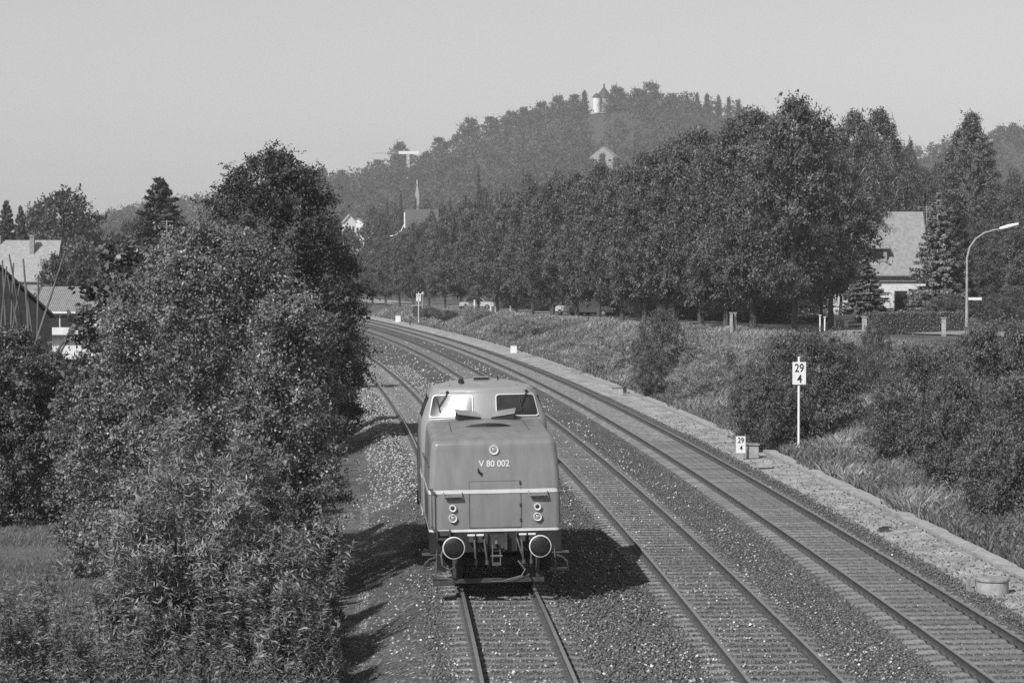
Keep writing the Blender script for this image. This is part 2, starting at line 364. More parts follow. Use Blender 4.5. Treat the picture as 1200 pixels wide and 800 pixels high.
# ------------------------------------------------------------------ tracks
RP = [(-.0625, -.15), (-.0625, -.14), (-.012, -.122), (-.01, -.045), (-.034, -.032), (-.034, -.004), (-.028, 0), (.028, 0), (.034, -.004), (.034, -.032), (.01, -.045), (.012, -.122), (.0625, -.14), (.0625, -.15)]
def make_track(off, label, buried):
    root = empty('railway_track', (0, 0, 0), 0, label, 'railway track', 'tracks of the railway line')
    ds = np.concatenate([np.arange(-40, 30, 10.), np.arange(30, 430, 2.5)])
    for s in (-1, 1):
        V = []; n = len(RP)
        for d in ds:
            t = Vector((-.0165 - .000455 * d, 1, 0)).normalized(); nn = Vector((t.y, -t.x, 0))
            c = Vector((float(xm(d) + off(d)), d, 0)) + nn * s * .7525
            for (a, z) in RP: p = c + nn * a; V.append((p.x, p.y, z))
        fs = [(j * n + i, j * n + (i + 1) % n, (j + 1) * n + (i + 1) % n, (j + 1) * n + i) for j in range(len(ds) - 1) for i in range(n)]
        mb = MB(); mb.add(V, fs)
        for k, f in enumerate(fs): mb.mi[k] = 1 if (k % n) in (5, 6, 7) else 0
        mb.build('rail', [M['rail'], M['railtop']], root, smooth=False)
    # one pressed-steel sleeper with its rail clips, reused
    def sleeper_mb(mb, c, t):
        n = Vector((t.y, -t.x, 0))
        def P(a, b, z): p = c + n * a + t * b; return (p.x, p.y, z)
        zt = -.152 - buried; xs = [-1.27, -1.16, -.95, -.75, -.4, 0, .4, .75, .95, 1.16, 1.27]
        zz = [-.30, zt - .03, zt - .004, zt, zt - .018, zt - .026, zt - .018, zt, zt - .004, zt - .03, -.30]
        vs = []
        for x, z in zip(xs, zz): vs += [P(x, -.13, -.31), P(x, -.055, z), P(x, .055, z), P(x, .13, -.31)]
        fs = []
        for i in range(len(xs) - 1):
            for k in range(3): fs.append((i * 4 + k, i * 4 + k + 1, i * 4 + k + 5, i * 4 + k + 4))
        fs += [(0, 1, 2, 3), (43, 42, 41, 40)]
        mb.add(vs, fs)
        for s in (-.7525, .7525):
            for q in (-.085, .085):
                x0, x1 = s + q - .028, s + q + .028
                vs = [P(x0, -.06, zt), P(x1, -.06, zt), P(x1, .06, zt), P(x0, .06, zt), P(x0, -.04, zt + .055), P(x1, -.04, zt + .055), P(x1, .04, zt + .055), P(x0, .04, zt + .055)]
                mb.add(vs, [(4, 5, 6, 7), (0, 1, 5, 4), (1, 2, 6, 5), (2, 3, 7, 6), (3, 0, 4, 7)], 1)
    d = 37.6 + rnd.random() * .3; first = None; k = 0; rest = MB()
    while d < 330:
        t = Vector((-.0165 - .000455 * d, 1, 0)).normalized(); c = Vector((float(xm(d) + off(d)), d, 0))
        if k < 99:
            if first is None:
                mb = MB(); sleeper_mb(mb, Vector((0, 0, 0)), Vector((0, 1, 0))); first = mb.build('sleeper', [M['sleeper'], M['rail']], root, smooth=False); o = first
            else:
                o = first.copy(); COL.objects.link(o); o.parent = root
            o.location = (c.x, c.y, rnd.uniform(-.007, .004)); o.rotation_euler = (0, 0, math.atan2(-t.x, t.y) + rnd.uniform(-.008, .008))
        else: sleeper_mb(rest, c, t)
        d += .63; k += 1
    rest.build('sleeper', [M['sleeper'], M['rail']], root, smooth=False)['kind'] = 'stuff'
    return root
make_track(lambda d: ol(d), 'left hand railway track carrying the locomotive', .022)
make_track(lambda d: 0 * d, 'middle railway track between the locomotive and the outer track', .018)
make_track(lambda d: OR + 0 * d, 'right hand railway track with clearly exposed ribbed sleepers', .0)

# ------------------------------------------------------------------ foliage
def leaf_mesh(name, P, Nn, size, aspect, shade, fold=.12):
    n = len(P); Nn = Nn / (np.linalg.norm(Nn, axis=1, keepdims=True) + 1e-9)
    a = rng.normal(size=(n, 3)); T = np.cross(Nn, a); T /= (np.linalg.norm(T, axis=1, keepdims=True) + 1e-9); B = np.cross(Nn, T)
    s = (size * rng.uniform(.6, 1.25, n))[:, None]; w = s * aspect
    V = np.stack([P - T * s * .5, P + B * w * .5 - T * s * .08 - Nn * s * fold, P + T * s * .5, P - B * w * .5 - T * s * .08 - Nn * s * fold], 1).reshape(-1, 3)
    return np_mesh(name, V, np.arange(n * 4).reshape(n, 4), shade)

def clump_leaves(C, Rc, n, shell=.45, up=.55, rand=.65, squash=.75, per=9, spray=None):
    """leafy sprays gathered in loose clumps C (k,3) with radii Rc: each spray is a short twig whose leaves lie alike"""
    m = max(n // per, 1); wgt = Rc ** 2; idx = rng.choice(len(C), m, p=wgt / wgt.sum())
    D = rng.normal(size=(m, 3)); D /= np.linalg.norm(D, axis=1, keepdims=True)
    r = Rc[idx] * np.abs(rng.normal(size=m)) * .72
    ax = C.mean(0); out = C[idx] - ax; out[:, 2] *= .3; out /= (np.linalg.norm(out, axis=1, keepdims=True) + 1e-6)
    S0 = C[idx] + D * r[:, None] * np.array([1, 1, squash]) + out * (rng.uniform(-.2, .7, m) * Rc[idx])[:, None]
    T = out * .7 + D * .5 + rng.normal(size=(m, 3)) * .5; T[:, 2] -= .15; T /= np.linalg.norm(T, axis=1, keepdims=True)
    N0 = D * .35 + out * .25 + np.array([0, 0, up]) + rng.normal(size=(m, 3)) * rand; N0 /= np.linalg.norm(N0, axis=1, keepdims=True)
    L = (spray if spray else .42 * float(np.median(Rc))) * rng.uniform(.6, 1.4, m)
    k = np.repeat(np.arange(m), per); q = len(k)
    P = S0[k] + T[k] * (L[k] * rng.uniform(-.6, .6, q))[:, None] + rng.normal(size=(q, 3)) * (L[k] * .16)[:, None]
    Nn = N0[k] + rng.normal(size=(q, 3)) * .38
    cs = rng.uniform(.8, 1.2, len(C)); ss = rng.uniform(.7, 1.35, m)
    return P, Nn, cs[idx][k] * ss[k] * rng.uniform(.75, 1.3, q)

def env(shape, t):
    if shape == 'round': return np.sqrt(np.clip(1 - (2 * t - 1) ** 2, 0, 1))
    if shape == 'egg': return np.interp(t, [0, .12, .35, .6, .8, .92, 1], [.35, .8, 1, .95, .74, .5, .18])
    if shape == 'tall': return np.interp(t, [0, .15, .4, .65, .85, 1], [.45, .85, 1, .9, .6, .12])
    if shape == 'bush': return np.interp(t, [0, .2, .5, .75, .9, 1], [.95, 1, 1, .88, .66, .35])
    if shape == 'cone': return np.interp(t, [0, .1, 1], [.8, 1, .03])

def make_tree(name, h, r, base, nc, nl, leaf, m, shape='egg', aspect=.6, trunk=.16, seed=1, limbs=9, bark='bark', cr=.24, sqz=1., shell=.45, stems=1, droop=0):
    root = empty(name)
    nc = int(nc * 1.7); i_ = np.arange(nc)
    t = np.clip((i_ + rng.uniform(0, 1, nc)) / nc + rng.normal(size=nc) * .02, 0, 1); a = i_ * 2.39996 + rng.normal(size=nc) * .35
    e = env(shape, t) * r; ph = rng.uniform(0, 6.28, 3)
    wob = 1 + .16 * np.sin(a * 2 + ph[0]) + .12 * np.sin(a * 3 + t * 7 + ph[1]) + .08 * np.sin(t * 17 + ph[2])
    q = np.where(rng.uniform(0, 1, nc) < .78, rng.uniform(.82, 1.12, nc), rng.uniform(.3, .8, nc)); Rc = r * cr * rng.uniform(.55, 1.25, nc) * .92
    rad = np.maximum(e * wob * q - Rc * .45, 0)
    C = np.stack([rad * np.cos(a), rad * np.sin(a) * sqz, base + t * (h - base - Rc * .6)], 1)
    P, Nn, shd = clump_leaves(C, Rc, nl, shell, spray=leaf * 2.6)
    nf = nl // 7; tf = rng.uniform(0, 1, nf); af = rng.uniform(0, 6.283, nf)          # loose leaves between the clumps
    wf = 1 + .16 * np.sin(af * 2 + ph[0]) + .12 * np.sin(af * 3 + tf * 7 + ph[1]) + .08 * np.sin(tf * 17 + ph[2])
    rf_ = env(shape, tf) * r * wf * rng.uniform(.3, 1.06, nf) ** .5
    P = np.concatenate([P, np.stack([rf_ * np.cos(af), rf_ * np.sin(af) * sqz, base + tf * (h - base)], 1)])
    Nn = np.concatenate([Nn, rng.normal(size=(nf, 3)) + np.array([0, 0, .6])]); shd = np.concatenate([shd, rng.uniform(.6, 1.4, nf)])
    if droop: P[:, 2] -= rng.uniform(0, 1, len(P)) ** 3 * droop
    P[:, 2] = np.maximum(P[:, 2], .03) if base >= 0 else P[:, 2]
    cr_o = link('crown', leaf_mesh('crown', P, Nn, leaf, aspect, shd), root, M[m])
    mb = MB()
    for s in range(stems):
        bx, by = (0, 0) if stems == 1 else (rnd.uniform(-.3, .3) * r, rnd.uniform(-.3, .3) * r)
        pts = [Vector((bx * (.3 + .7 * k / 6), by * (.3 + .7 * k / 6), 0)) + Vector((math.sin(k * 1.3 + seed) * trunk * .5, math.cos(k * 1.7 + seed) * trunk * .5, h * .92 * k / 6)) for k in range(7)]
        rad_ = [trunk * (1.25 if k == 0 else 1) * (1 - k / 6.6) / (1 if stems == 1 else 1.8) for k in range(7)]
        mb.tube(pts, rad_, 8)
    order = np.argsort(-rad)[:limbs * 3:3] if nc > limbs * 3 else np.arange(min(limbs, nc))
    for i in order:
        c = Vector(C[i]); z0 = max(base * .8, c.z - .9 * Vector((c.x, c.y)).length - .2); s0 = Vector((0, 0, min(z0, h * .8)))
        mid = (s0 + c) / 2 + Vector((rnd.uniform(-.1, .1) * r, rnd.uniform(-.1, .1) * r, .05 * r))
        mb.tube([s0, mid, c], [trunk * .42, trunk * .26, trunk * .1], 6)
    mb.build('trunk', M[bark], root)
    return root

def make_spruce(h, r, m='needles', n=26000, seed=1, base=.06):
    root = empty('spruce_tree'); V = []; P = []; Nn = []; 
    tiers = int(h * 4.2); per = n // tiers
    mb = MB(); mb.tube([(0, 0, 0), (0, 0, h * .5), (0, 0, h * .99)], [.02 * h, .012 * h, .01], 8)
    for i in range(tiers):
        t = base + (1 - base) * i / tiers; z = h * t; L = r * (1 - t) ** .72 * rnd.uniform(.7, 1.15) + .1
        nb = rnd.randint(5, 8); a0 = rnd.random() * 6
        for b in range(nb):
            a = a0 + 6.283 * b / nb + rnd.uniform(-.2, .2); l = L * rnd.uniform(.7, 1.12); k = int(per / nb * (.25 + 1.1 * (1 - t)))
            u = rng.uniform(.08, 1, k) ** .7; sp = rng.normal(size=k) * .16 * l * (1.1 - u); wob = .1 * l
            dz = -.28 * l * u + .16 * l * u ** 3 - rng.uniform(0, 1, k) ** 2 * .16 * (1 + .25 * l) 
            P.append(np.stack([math.cos(a) * l * u - math.sin(a) * sp, math.sin(a) * l * u + math.cos(a) * sp, z + dz + rnd.uniform(-.2, .2) + .25 * l * u * max(0, t - .55)], 1))
            q = rng.normal(size=(k, 3)) * .5; q[:, 2] += .8; q[:, 0] += math.cos(a) * .5; q[:, 1] += math.sin(a) * .5; Nn.append(q)
            if b % 2 == 0: mb.tube([(0, 0, z), (math.cos(a) * l * .8, math.sin(a) * l * .8, z - .2 * l)], [.006 * h * (1.1 - t), .01], 5)
    P = np.concatenate(P); Nn = np.concatenate(Nn)
    link('crown', leaf_mesh('crown', P, Nn, .2 + .012 * h, .38, rng.uniform(.55, 1.45, len(P))), root, M[m])
    mb.build('trunk', M['bark'], root)
    return root

def put(o, X, Y, label=None, cat=None, group=None, rz=None, sc=None, dz=0, copy=True):
    z = float(ground_z(X, Y)) + dz
    c = copy_tree(o, (X, Y, z), rz if rz is not None else rnd.random() * 6.28, sc, label, group) if copy else o
    if not copy:
        o.location = (X, Y, z)
        if rz is not None: o.rotation_euler = (0, 0, rz)
        if sc is not None: o.scale = sc if hasattr(sc, '__len__') else (sc, sc, sc)
        tag(o, label, None, group)
    if cat: c['category'] = cat
    return c
USED = set()
def plant(proto, X, Y, label, cat, group=None, rz=None, sc=None, dz=0):
    """first use moves the prototype itself, later uses copy it"""
    first = proto.name not in USED; USED.add(proto.name)
    return put(proto, X, Y, label, cat, group, rz, sc, dz, copy=not first)

# --- the left thicket (nearest foliage)
def bushpx(name, xpx, toppx, d, rpx, nc, nl, leaf, label, m='leaf', cat='bush', shape='bush', aspect=.6, cr=.24, base=.15, sqz=1, trunk=.09, stems=4, shell=.45):
    X = (xpx - CX) / F * d; zt = H - (toppx - HY) / F * d; z0 = float(ground_z(X, d)); r = rpx / F * d
    o = make_tree(name, zt - z0, r, base, nc, nl, leaf, m, shape, aspect, trunk, rnd.random() * 9, 8, 'bark', cr, sqz, shell, stems)
    return put(o, X, d, label, cat, rz=0, copy=False)
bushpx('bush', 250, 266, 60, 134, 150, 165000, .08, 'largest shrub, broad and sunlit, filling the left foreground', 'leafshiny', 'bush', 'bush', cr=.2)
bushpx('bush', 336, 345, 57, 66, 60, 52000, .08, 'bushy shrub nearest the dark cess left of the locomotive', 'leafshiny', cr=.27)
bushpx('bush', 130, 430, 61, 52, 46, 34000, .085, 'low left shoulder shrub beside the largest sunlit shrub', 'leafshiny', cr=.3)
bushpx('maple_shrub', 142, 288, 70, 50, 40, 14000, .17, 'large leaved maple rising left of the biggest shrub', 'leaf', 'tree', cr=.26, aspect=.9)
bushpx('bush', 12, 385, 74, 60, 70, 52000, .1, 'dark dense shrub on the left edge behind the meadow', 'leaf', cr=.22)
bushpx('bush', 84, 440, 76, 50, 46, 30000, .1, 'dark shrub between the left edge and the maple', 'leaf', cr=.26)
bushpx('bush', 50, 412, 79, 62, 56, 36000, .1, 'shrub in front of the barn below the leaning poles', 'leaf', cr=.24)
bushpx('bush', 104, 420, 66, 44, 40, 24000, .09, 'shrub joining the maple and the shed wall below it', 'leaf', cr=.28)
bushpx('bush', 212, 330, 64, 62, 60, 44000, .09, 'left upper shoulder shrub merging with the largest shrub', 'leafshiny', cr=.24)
bushpx('bush', -60, 360, 76, 70, 40, 26000, .1, 'shrub cut off by the left picture edge', 'leaf', cr=.26)
bushpx('bush', 245, 600, 53, 56, 46, 36000, .085, 'low shrub before the base of the largest shrub', 'leafshiny', cr=.28)
bushpx('bush', 175, 560, 56, 52, 34, 26000, .085, 'low shrub under the left side of the largest shrub', 'leafshiny', cr=.3)
# willow shrubs standing up out of the foreground weeds
for x_, t_, d_, r_, lb_ in ((214, 492, 46.5, 52, 'tall narrow leaved willow shrub before the largest shrub'), (262, 565, 46, 50, 'second willow shrub right of the tall willow shrub'), (318, 625, 46, 44, 'low willow shrub nearest the dark cess'),
                            (165, 590, 45.5, 44, 'low willow shrub at the right end of the meadow'), (345, 690, 44, 36, 'lowest willow shrub beside the sunny shoulder'), (285, 520, 50.5, 46, 'willow shrub half hidden behind the second one')):
    bushpx('willow_shrub', x_, t_, d_, r_, 40, 12000, .15, lb_, 'weedleaf', 'bush', aspect=.2, cr=.3, shape='egg', trunk=.05)
# tall trees behind the thicket
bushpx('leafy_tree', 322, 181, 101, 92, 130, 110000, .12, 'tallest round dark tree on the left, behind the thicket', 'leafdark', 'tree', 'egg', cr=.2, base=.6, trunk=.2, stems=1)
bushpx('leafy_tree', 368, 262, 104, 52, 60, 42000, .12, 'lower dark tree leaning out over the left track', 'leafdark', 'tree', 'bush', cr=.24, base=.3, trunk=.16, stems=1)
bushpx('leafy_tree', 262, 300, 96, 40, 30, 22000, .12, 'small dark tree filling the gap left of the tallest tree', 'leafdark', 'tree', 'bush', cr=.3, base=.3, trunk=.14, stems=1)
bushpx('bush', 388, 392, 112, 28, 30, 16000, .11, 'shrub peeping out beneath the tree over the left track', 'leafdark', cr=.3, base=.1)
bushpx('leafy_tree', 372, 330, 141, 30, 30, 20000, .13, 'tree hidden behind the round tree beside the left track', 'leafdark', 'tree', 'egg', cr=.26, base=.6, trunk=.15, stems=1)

# --- willowy weeds in the left foreground: stems with long narrow leaves
def make_weed(h, n, seed):
    root = empty('willow_herb'); mb = MB(); P = []; T = []
    for s in range(5):
        a = rnd.random() * 6.28; lean = rnd.uniform(.08, .3); hh = h * rnd.uniform(.65, 1.05); bx, by = rnd.uniform(-.15, .15), rnd.uniform(-.15, .15)
        pts = [Vector((bx + math.cos(a) * lean * hh * (k / 5) ** 1.6, by + math.sin(a) * lean * hh * (k / 5) ** 1.6, hh * k / 5)) for k in range(6)]
        mb.tube(pts, [.011, .01, .009, .007, .005, .003], 5)
        for j in range(n // 5):
            t = rnd.uniform(.2, 1) ** .8; i = min(int(t * 5), 4); f = t * 5 - i; p = pts[i].lerp(pts[i + 1], f); b = rnd.random() * 6.28
            dr = Vector((math.cos(b), math.sin(b), rnd.uniform(.1, 1.0))).normalized(); P.append(p + dr * .06); T.append(dr)
    P = np.array(P); T = np.array(T); n = len(P); a = rng.normal(size=(n, 3)) * .35; a[:, 2] += 1
    B = np.cross(T, a); B /= np.linalg.norm(B, axis=1, keepdims=True); Nn = np.cross(B, T); L = rng.uniform(.10, .24, n)[:, None]; wd = L * .19
    V = np.stack([P - T * L * .4, P - B * wd * .5, P + T * L * .35 - np.array([0, 0, .15]) * L, P + T * L * .7 - np.array([0, 0, .5]) * L, P + B * wd * .5 + T * L * .1], 1)
    V = np.stack([P - T * L * .5, P + B * wd * .5, P + T * L * .6 - np.array([0, 0, .28]) * L, P - B * wd * .5], 1).reshape(-1, 3)
    link('leaves', np_mesh('leaves', V, np.arange(n * 4).reshape(n, 4), rng.uniform(.5, 1.7, n)), root, M['weedleaf'])
    mb.build('stem', M['straw'] if False else M['wood'], root)
    return root
weeds = [make_weed(1.7, 420, 1), make_weed(2.1, 520, 2), make_weed(1.3, 380, 3)]
spots = []
while len(spots) < 105:
    xp = rnd.uniform(-30, 395); dd = rnd.uniform(43, 57); X = (xp - CX) / F * dd
    top = 600 + max(0, xp - 250) * .35 if xp > 60 else 680
    if X > xm(dd) + ol(dd) - (3.1 if dd < 49.5 else 4.3): continue
    if xp < 165 and dd > 45.6: continue
    if xp < 240 and dd > 50: continue
    spots.append((X, dd, xp))
for i, (X, Y, xp) in enumerate(spots):
    plant(weeds[i % 3], X, Y, 'narrow leaved willow herb stem cluster in the lower left foreground', 'weed', 'willow herbs in the left foreground', sc=rnd.uniform(.75, 1.15))
for i, (xp, yp, dd, h_) in enumerate([(312, 640, 50, 1.0), (345, 700, 48, 1.0), (330, 660, 49, .95), (150, 640, 50, 1.0), (230, 500, 52.5, 1.5), (215, 540, 52, 1.4)]):
    X = (xp - CX) / F * dd
    plant(weeds[i % 3], X, dd, ['tall willow shoot standing out against the dark cess', 'willow shoot lowest beside the sunny ballast', 'slender willow shoot next to the dark shrub',
        'willow shoot at the meadow edge', 'highest willow shoot before the largest shrub', 'second highest willow shoot before the largest shrub'][i], 'weed', sc=h_ * 1.15)

# --- grass (nobody could count it)
def blades(name, P, hgt, lean, wd, shade, m, label, cat='grass'):
    n = len(P); a = rng.uniform(0, 6.28, n); T = np.stack([np.cos(a), np.sin(a), 0 * a], 1); Bn = np.stack([-np.sin(a), np.cos(a), 0 * a], 1)
    hh = hgt * rng.uniform(.5, 1.2, n); l = (lean * rng.uniform(.2, 1.2, n) * hh)[:, None]; w = (wd * rng.uniform(.7, 1.3, n))[:, None]
    up = np.array([0, 0, 1.]) * hh[:, None]
    V = np.stack([P - Bn * w, P + Bn * w, P + up * .7 + T * l * .5 + Bn * w * .7, P + up + T * l - Bn * w * .2], 1).reshape(-1, 3)
    return tag(link(name, np_mesh(name, V, np.arange(n * 4).reshape(n, 4), shade), None, M[m]), label, cat, kind='stuff')
def bank_points(n, d0, d1, f0, f1, pw=1.7):
    u = rng.uniform(0, 1, n); d = (d0 ** (1 - pw) + u * (d1 ** (1 - pw) - d0 ** (1 - pw))) ** (1 / (1 - pw))
    o = 7.5 + (orow(d) - 7.5) * (f0 + (f1 - f0) * rng.uniform(0, 1, n)); X = xm(d) + o
    return np.stack([X, d, ground_z(X, d)], 1)
P = bank_points(190000, 45, 340, 0.0, 1.15)
pn = np.sin(P[:, 0] * .9 + 1.3 * np.sin(P[:, 1] * .21)) * np.sin(P[:, 1] * .33)
blades('long_grass', P, .27 + .15 * np.clip(pn, -.5, 1), .8, .004 + P[:, 1] * .0001, (1 + .35 * pn) * rng.uniform(.55, 1.5, len(P)), 'straw', 'tall dry grass covering the bank right of the tracks')
P = bank_points(30000, 45, 330, -.02, .12, 1.6); P = P[(P[:, 0] - xm(P[:, 1]) > 7.55) | (np.sin(P[:, 1] * .9) + np.sin(P[:, 1] * .37 + 1) > .9)]
blades('verge_grass', P, .3, .8, .012 + P[:, 1] * .00012, rng.uniform(.6, 1.5, len(P)), 'grass', 'grass fringe hanging over the edge of the cable trough')
n = 90000; d = (38 ** -.6 + rng.uniform(0, 1, n) * (95 ** -.6 - 38 ** -.6)) ** (-1 / .6); X = xm(d) + ol(d) - 3.0 - .9 * (d > 50) - rng.uniform(0, 1, n) ** 1.2 * (d * .2)
P = np.stack([X, d, ground_z(X, d)], 1)
blades('meadow_grass', P, np.where(d > 47, .10, .2), .8, .010 + 0 * d, rng.uniform(.6, 1.4, n), 'grass', 'short meadow grass in the lower left corner')
n = 60000; u = rng.uniform(0, 1, n); d = (48 ** -.8 + u * (240 ** -.8 - 48 ** -.8)) ** (-1 / .8); o = 7.6 + (orow(d) - 8) * rng.uniform(0, 1, n); X = xm(d) + o
pn = np.sin(X * 1.3 + 2 * np.sin(d * .17)) * np.sin(d * .41 + 1); ok = rng.uniform(0, 1, n) < np.clip(.25 + pn, .08, 1); X = X[ok]; d = d[ok]; pn = pn[ok]
P = np.stack([X, d, ground_z(X, d) + rng.uniform(.03, 1, len(d)) ** 1.4 * (.35 + .5 * np.clip(pn, 0, 1))], 1); Nn = rng.normal(size=P.shape) * .7; Nn[:, 2] += .8
o = link('bank_weeds', leaf_mesh('bank_weeds', P, Nn, .11, .5, rng.uniform(.5, 1.6, len(P))), None, M['leaf']); tag(o, 'low leafy weeds patching the bank right of the tracks', 'weeds', kind='stuff')
n = 52000; d = rng.uniform(41, 55, n); X = (rng.uniform(-60, 400, n) - CX) / F * d; ok = (X < xm(d) + ol(d) - np.where(d < 50, 2.9, 3.9)) & (rng.uniform(0, 1, n) < np.clip((56 - d) / 7, 0, 1)); X = X[ok]; d = d[ok]
P = np.stack([X, d, ground_z(X, d) + rng.uniform(0, .9, len(d)) ** 1.3 * np.clip((58 - d) / 9, .3, 1)], 1)
Nn = rng.normal(size=P.shape); Nn[:, 2] += .6
o = link('undergrowth', leaf_mesh('undergrowth', P, Nn, .10, .2, rng.uniform(.5, 1.9, len(P))), None, M['leaf'])
tag(o, 'tangled low undergrowth of narrow leaves in the lower left', 'undergrowth', kind='stuff')

# --- bushes on the right bank
shrub = [make_tree('shrub', 3.0, 1.7, .1, 60, 26000, .085, 'leaf', 'round', .6, .07, 1, 6, 'bark', .26, 1, .45, 4),
         make_tree('shrub', 2.2, 1.5, .05, 44, 20000, .08, 'leafpale', 'bush', .45, .05, 2, 5, 'bark', .28, 1, .45, 4),
         make_tree('shrub', 4.2, 2.2, .1, 80, 40000, .09, 'leaf', 'bush', .6, .09, 3, 8, 'bark', .23, 1, .45, 4)]
SH = (3.0, 2.2, 4.2); SR = (1.7, 1.5, 2.2)
def rb(kind, xp, base, top, half, d, label):
    X = (xp - CX) / F * d; z0 = float(ground_z(X, d)); zt = H - (top - HY) / F * d; hh = max(zt - z0, .5) / SH[kind]; rr = half / F * d / SR[kind]
    plant(shrub[kind], X, d, label, 'bush', 'bushes on the right bank', sc=(rr, rr, hh))
rb(2, 945, 525, 388, 62, 96, 'dark round bush directly behind the tall kilometre sign')
rb(0, 900, 500, 440, 40, 94, 'small dark bush left of the tall kilometre sign')
rb(2, 1085, 560, 402, 56, 84, 'broad bush left of the right edge group, below the hedge')
rb(2, 1172, 600, 374, 58, 76, 'largest bush at the right picture edge below the street lamp')
rb(2, 1215, 620, 440, 70, 68, 'nearest bush cut by the right picture edge')
rb(0, 1118, 600, 440, 46, 74, 'rounded bush in the middle of the right bank')
rb(0, 1170, 640, 500, 42, 66, 'lowest dark bush close to the manhole')
rb(0, 1050, 560, 470, 36, 84, 'small bush on the grassy slope right of the tall kilometre sign')
rb(0, 1140, 500, 392, 44, 98, 'bush reaching up beside the foot of the street lamp')
rb(0, 1025, 470, 375, 18, 104, 'narrow dark ivy column beside the hedge end')
rb(0, 1165, 372, 345, 24, 178, 'dark bush right of the street lamp foot behind the hedge')
rb(2, 1198, 375, 335, 26, 182, 'dark bush on the right edge beyond the street lamp')
rb(0, 1110, 372, 345, 24, 186, 'dark bush between the spruces and the hedge')
rb(0, 1000, 480, 405, 30, 112, 'bush between the dark round bush and the ivy column')
rb(1, 905, 470, 396, 34, 120, 'loose leafed bush left of the dark round bush')
rb(1, 962, 440, 392, 30, 128, 'pale bush above the tall kilometre sign')
rb(0, 775, 440, 362, 24, 150, 'dark upright bush between the avenue trunks and the tracks')
rb(0, 765, 465, 412, 24, 132, 'low dark bush under the upright one on the bank')
rb(1, 800, 430, 385, 30, 150, 'pale flowering bush beside the upright dark bush')
rb(1, 735, 440, 388, 30, 158, 'pale bushy goldenrod clump left of the upright dark bush')
rb(1, 820, 470, 425, 30, 126, 'pale low bush halfway down the bank')
rb(1, 765, 430, 395, 22, 160, 'small pale clump in the middle of the bank')
rb(1, 845, 450, 400, 26, 135, 'pale loose bush in front of the white gate post')
rb(1, 705, 420, 388, 24, 175, 'pale bush above the concrete box by the tracks')
rb(1, 665, 420, 398, 16, 190, 'low bush above the small white box')
rb(1, 612, 400, 372, 20, 215, 'rounded pale bush right of the far kilometre sign')
rb(1, 590, 398, 370, 16, 225, 'second rounded pale bush right of the far kilometre sign')
rb(1, 640, 400, 376, 20, 215, 'pale bush before the avenue trunks above the white box')
rb(1, 553, 388, 358, 12, 262, 'second pale bush hiding the far white car')
rb(1, 568, 385, 363, 12, 262, 'pale bush hiding the far white car')
rb(0, 505, 375, 360, 12, 295, 'small dark bush right of the far sign')
rb(0, 525, 380, 364, 16, 280, 'dark bush between the far sign and the rounded pale bushes')
rb(0, 880, 470, 425, 22, 112, 'small bush beside the grass tuft on the bank')
rb(0, 740, 420, 398, 14, 165, 'tiny dark bush among the pale clumps')
rb(1, 695, 440, 410, 18, 160, 'pale bush near the trackside above the cable trough')

# --- avenue along the street
ave = [make_tree('avenue_tree', 14, 4.2, 2.6, 110, 80000, .165, 'leaf', 'egg', .65, .24, 1, 12, 'bark', .2),
       make_tree('avenue_tree', 12, 3.9, 2.2, 70, 50000, .165, 'leaf', 'tall', .65, .2, 2, 12, 'bark', .21),
       make_tree('avenue_tree', 11, 3.8, 2.0, 90, 62000, .165, 'leaf', 'round', .65, .2, 3, 11, 'bark', .22)]
AH = (14, 12, 11)
def av(kind, xp, top, half, d, label, cat='tree', dz=0):
    X = (xp - CX) / F * d; z0 = float(ground_z(X, d)); zt = H - (top - HY) / F * d; hh = (zt - z0) / AH[kind]; rr = half / F * d / (4.2, 3.9, 3.8)[kind]
    return plant(ave[kind], X, d, label, cat, 'avenue trees along the street', sc=(rr, rr, hh))
rowt = [(436, 285, 18, 372, 0), (452, 276, 20, 362, 2), (468, 272, 22, 350, 1), (484, 266, 22, 340, 2), (502, 258, 24, 325, 0), (522, 250, 25, 312, 1), (540, 243, 27, 300, 2), (561, 236, 28, 288, 1),
        (582, 238, 30, 275, 0), (604, 226, 32, 262, 2), (624, 215, 34, 250, 1), (648, 210, 36, 240, 0), (676, 205, 38, 228, 2), (702, 192, 40, 218, 1), (728, 196, 42, 210, 0),
        (756, 180, 46, 202, 1), (788, 168, 48, 192, 2), (820, 152, 52, 184, 0), (852, 158, 52, 178, 1), (884, 130, 58, 170, 0), (930, 116, 62, 163, 1), (962, 158, 30, 174, 2)]
for i, (x, y, r, d, k) in enumerate(rowt):
    av(k, x, y + 3, r * 1.12, d, 'avenue tree, %s from the left in the row right of the tracks' % ORD[i])
av(2, 985, 185, 32, 215, 'broad tree left of the dormer house behind the avenue')
av(1, 900, 190, 50, 205, 'tree behind the right end of the avenue')
airy = make_tree('open_tree', 12, 4.0, 3.0, 46, 12000, .2, 'leaf', 'round', .65, .22, 4, 26, 'bark', .2)
plant(airy, px(975, 0, 168).x, 168, 'open crowned tree with bare looking limbs in front of the dormer house', 'tree', sc=(.85, .85, .95))
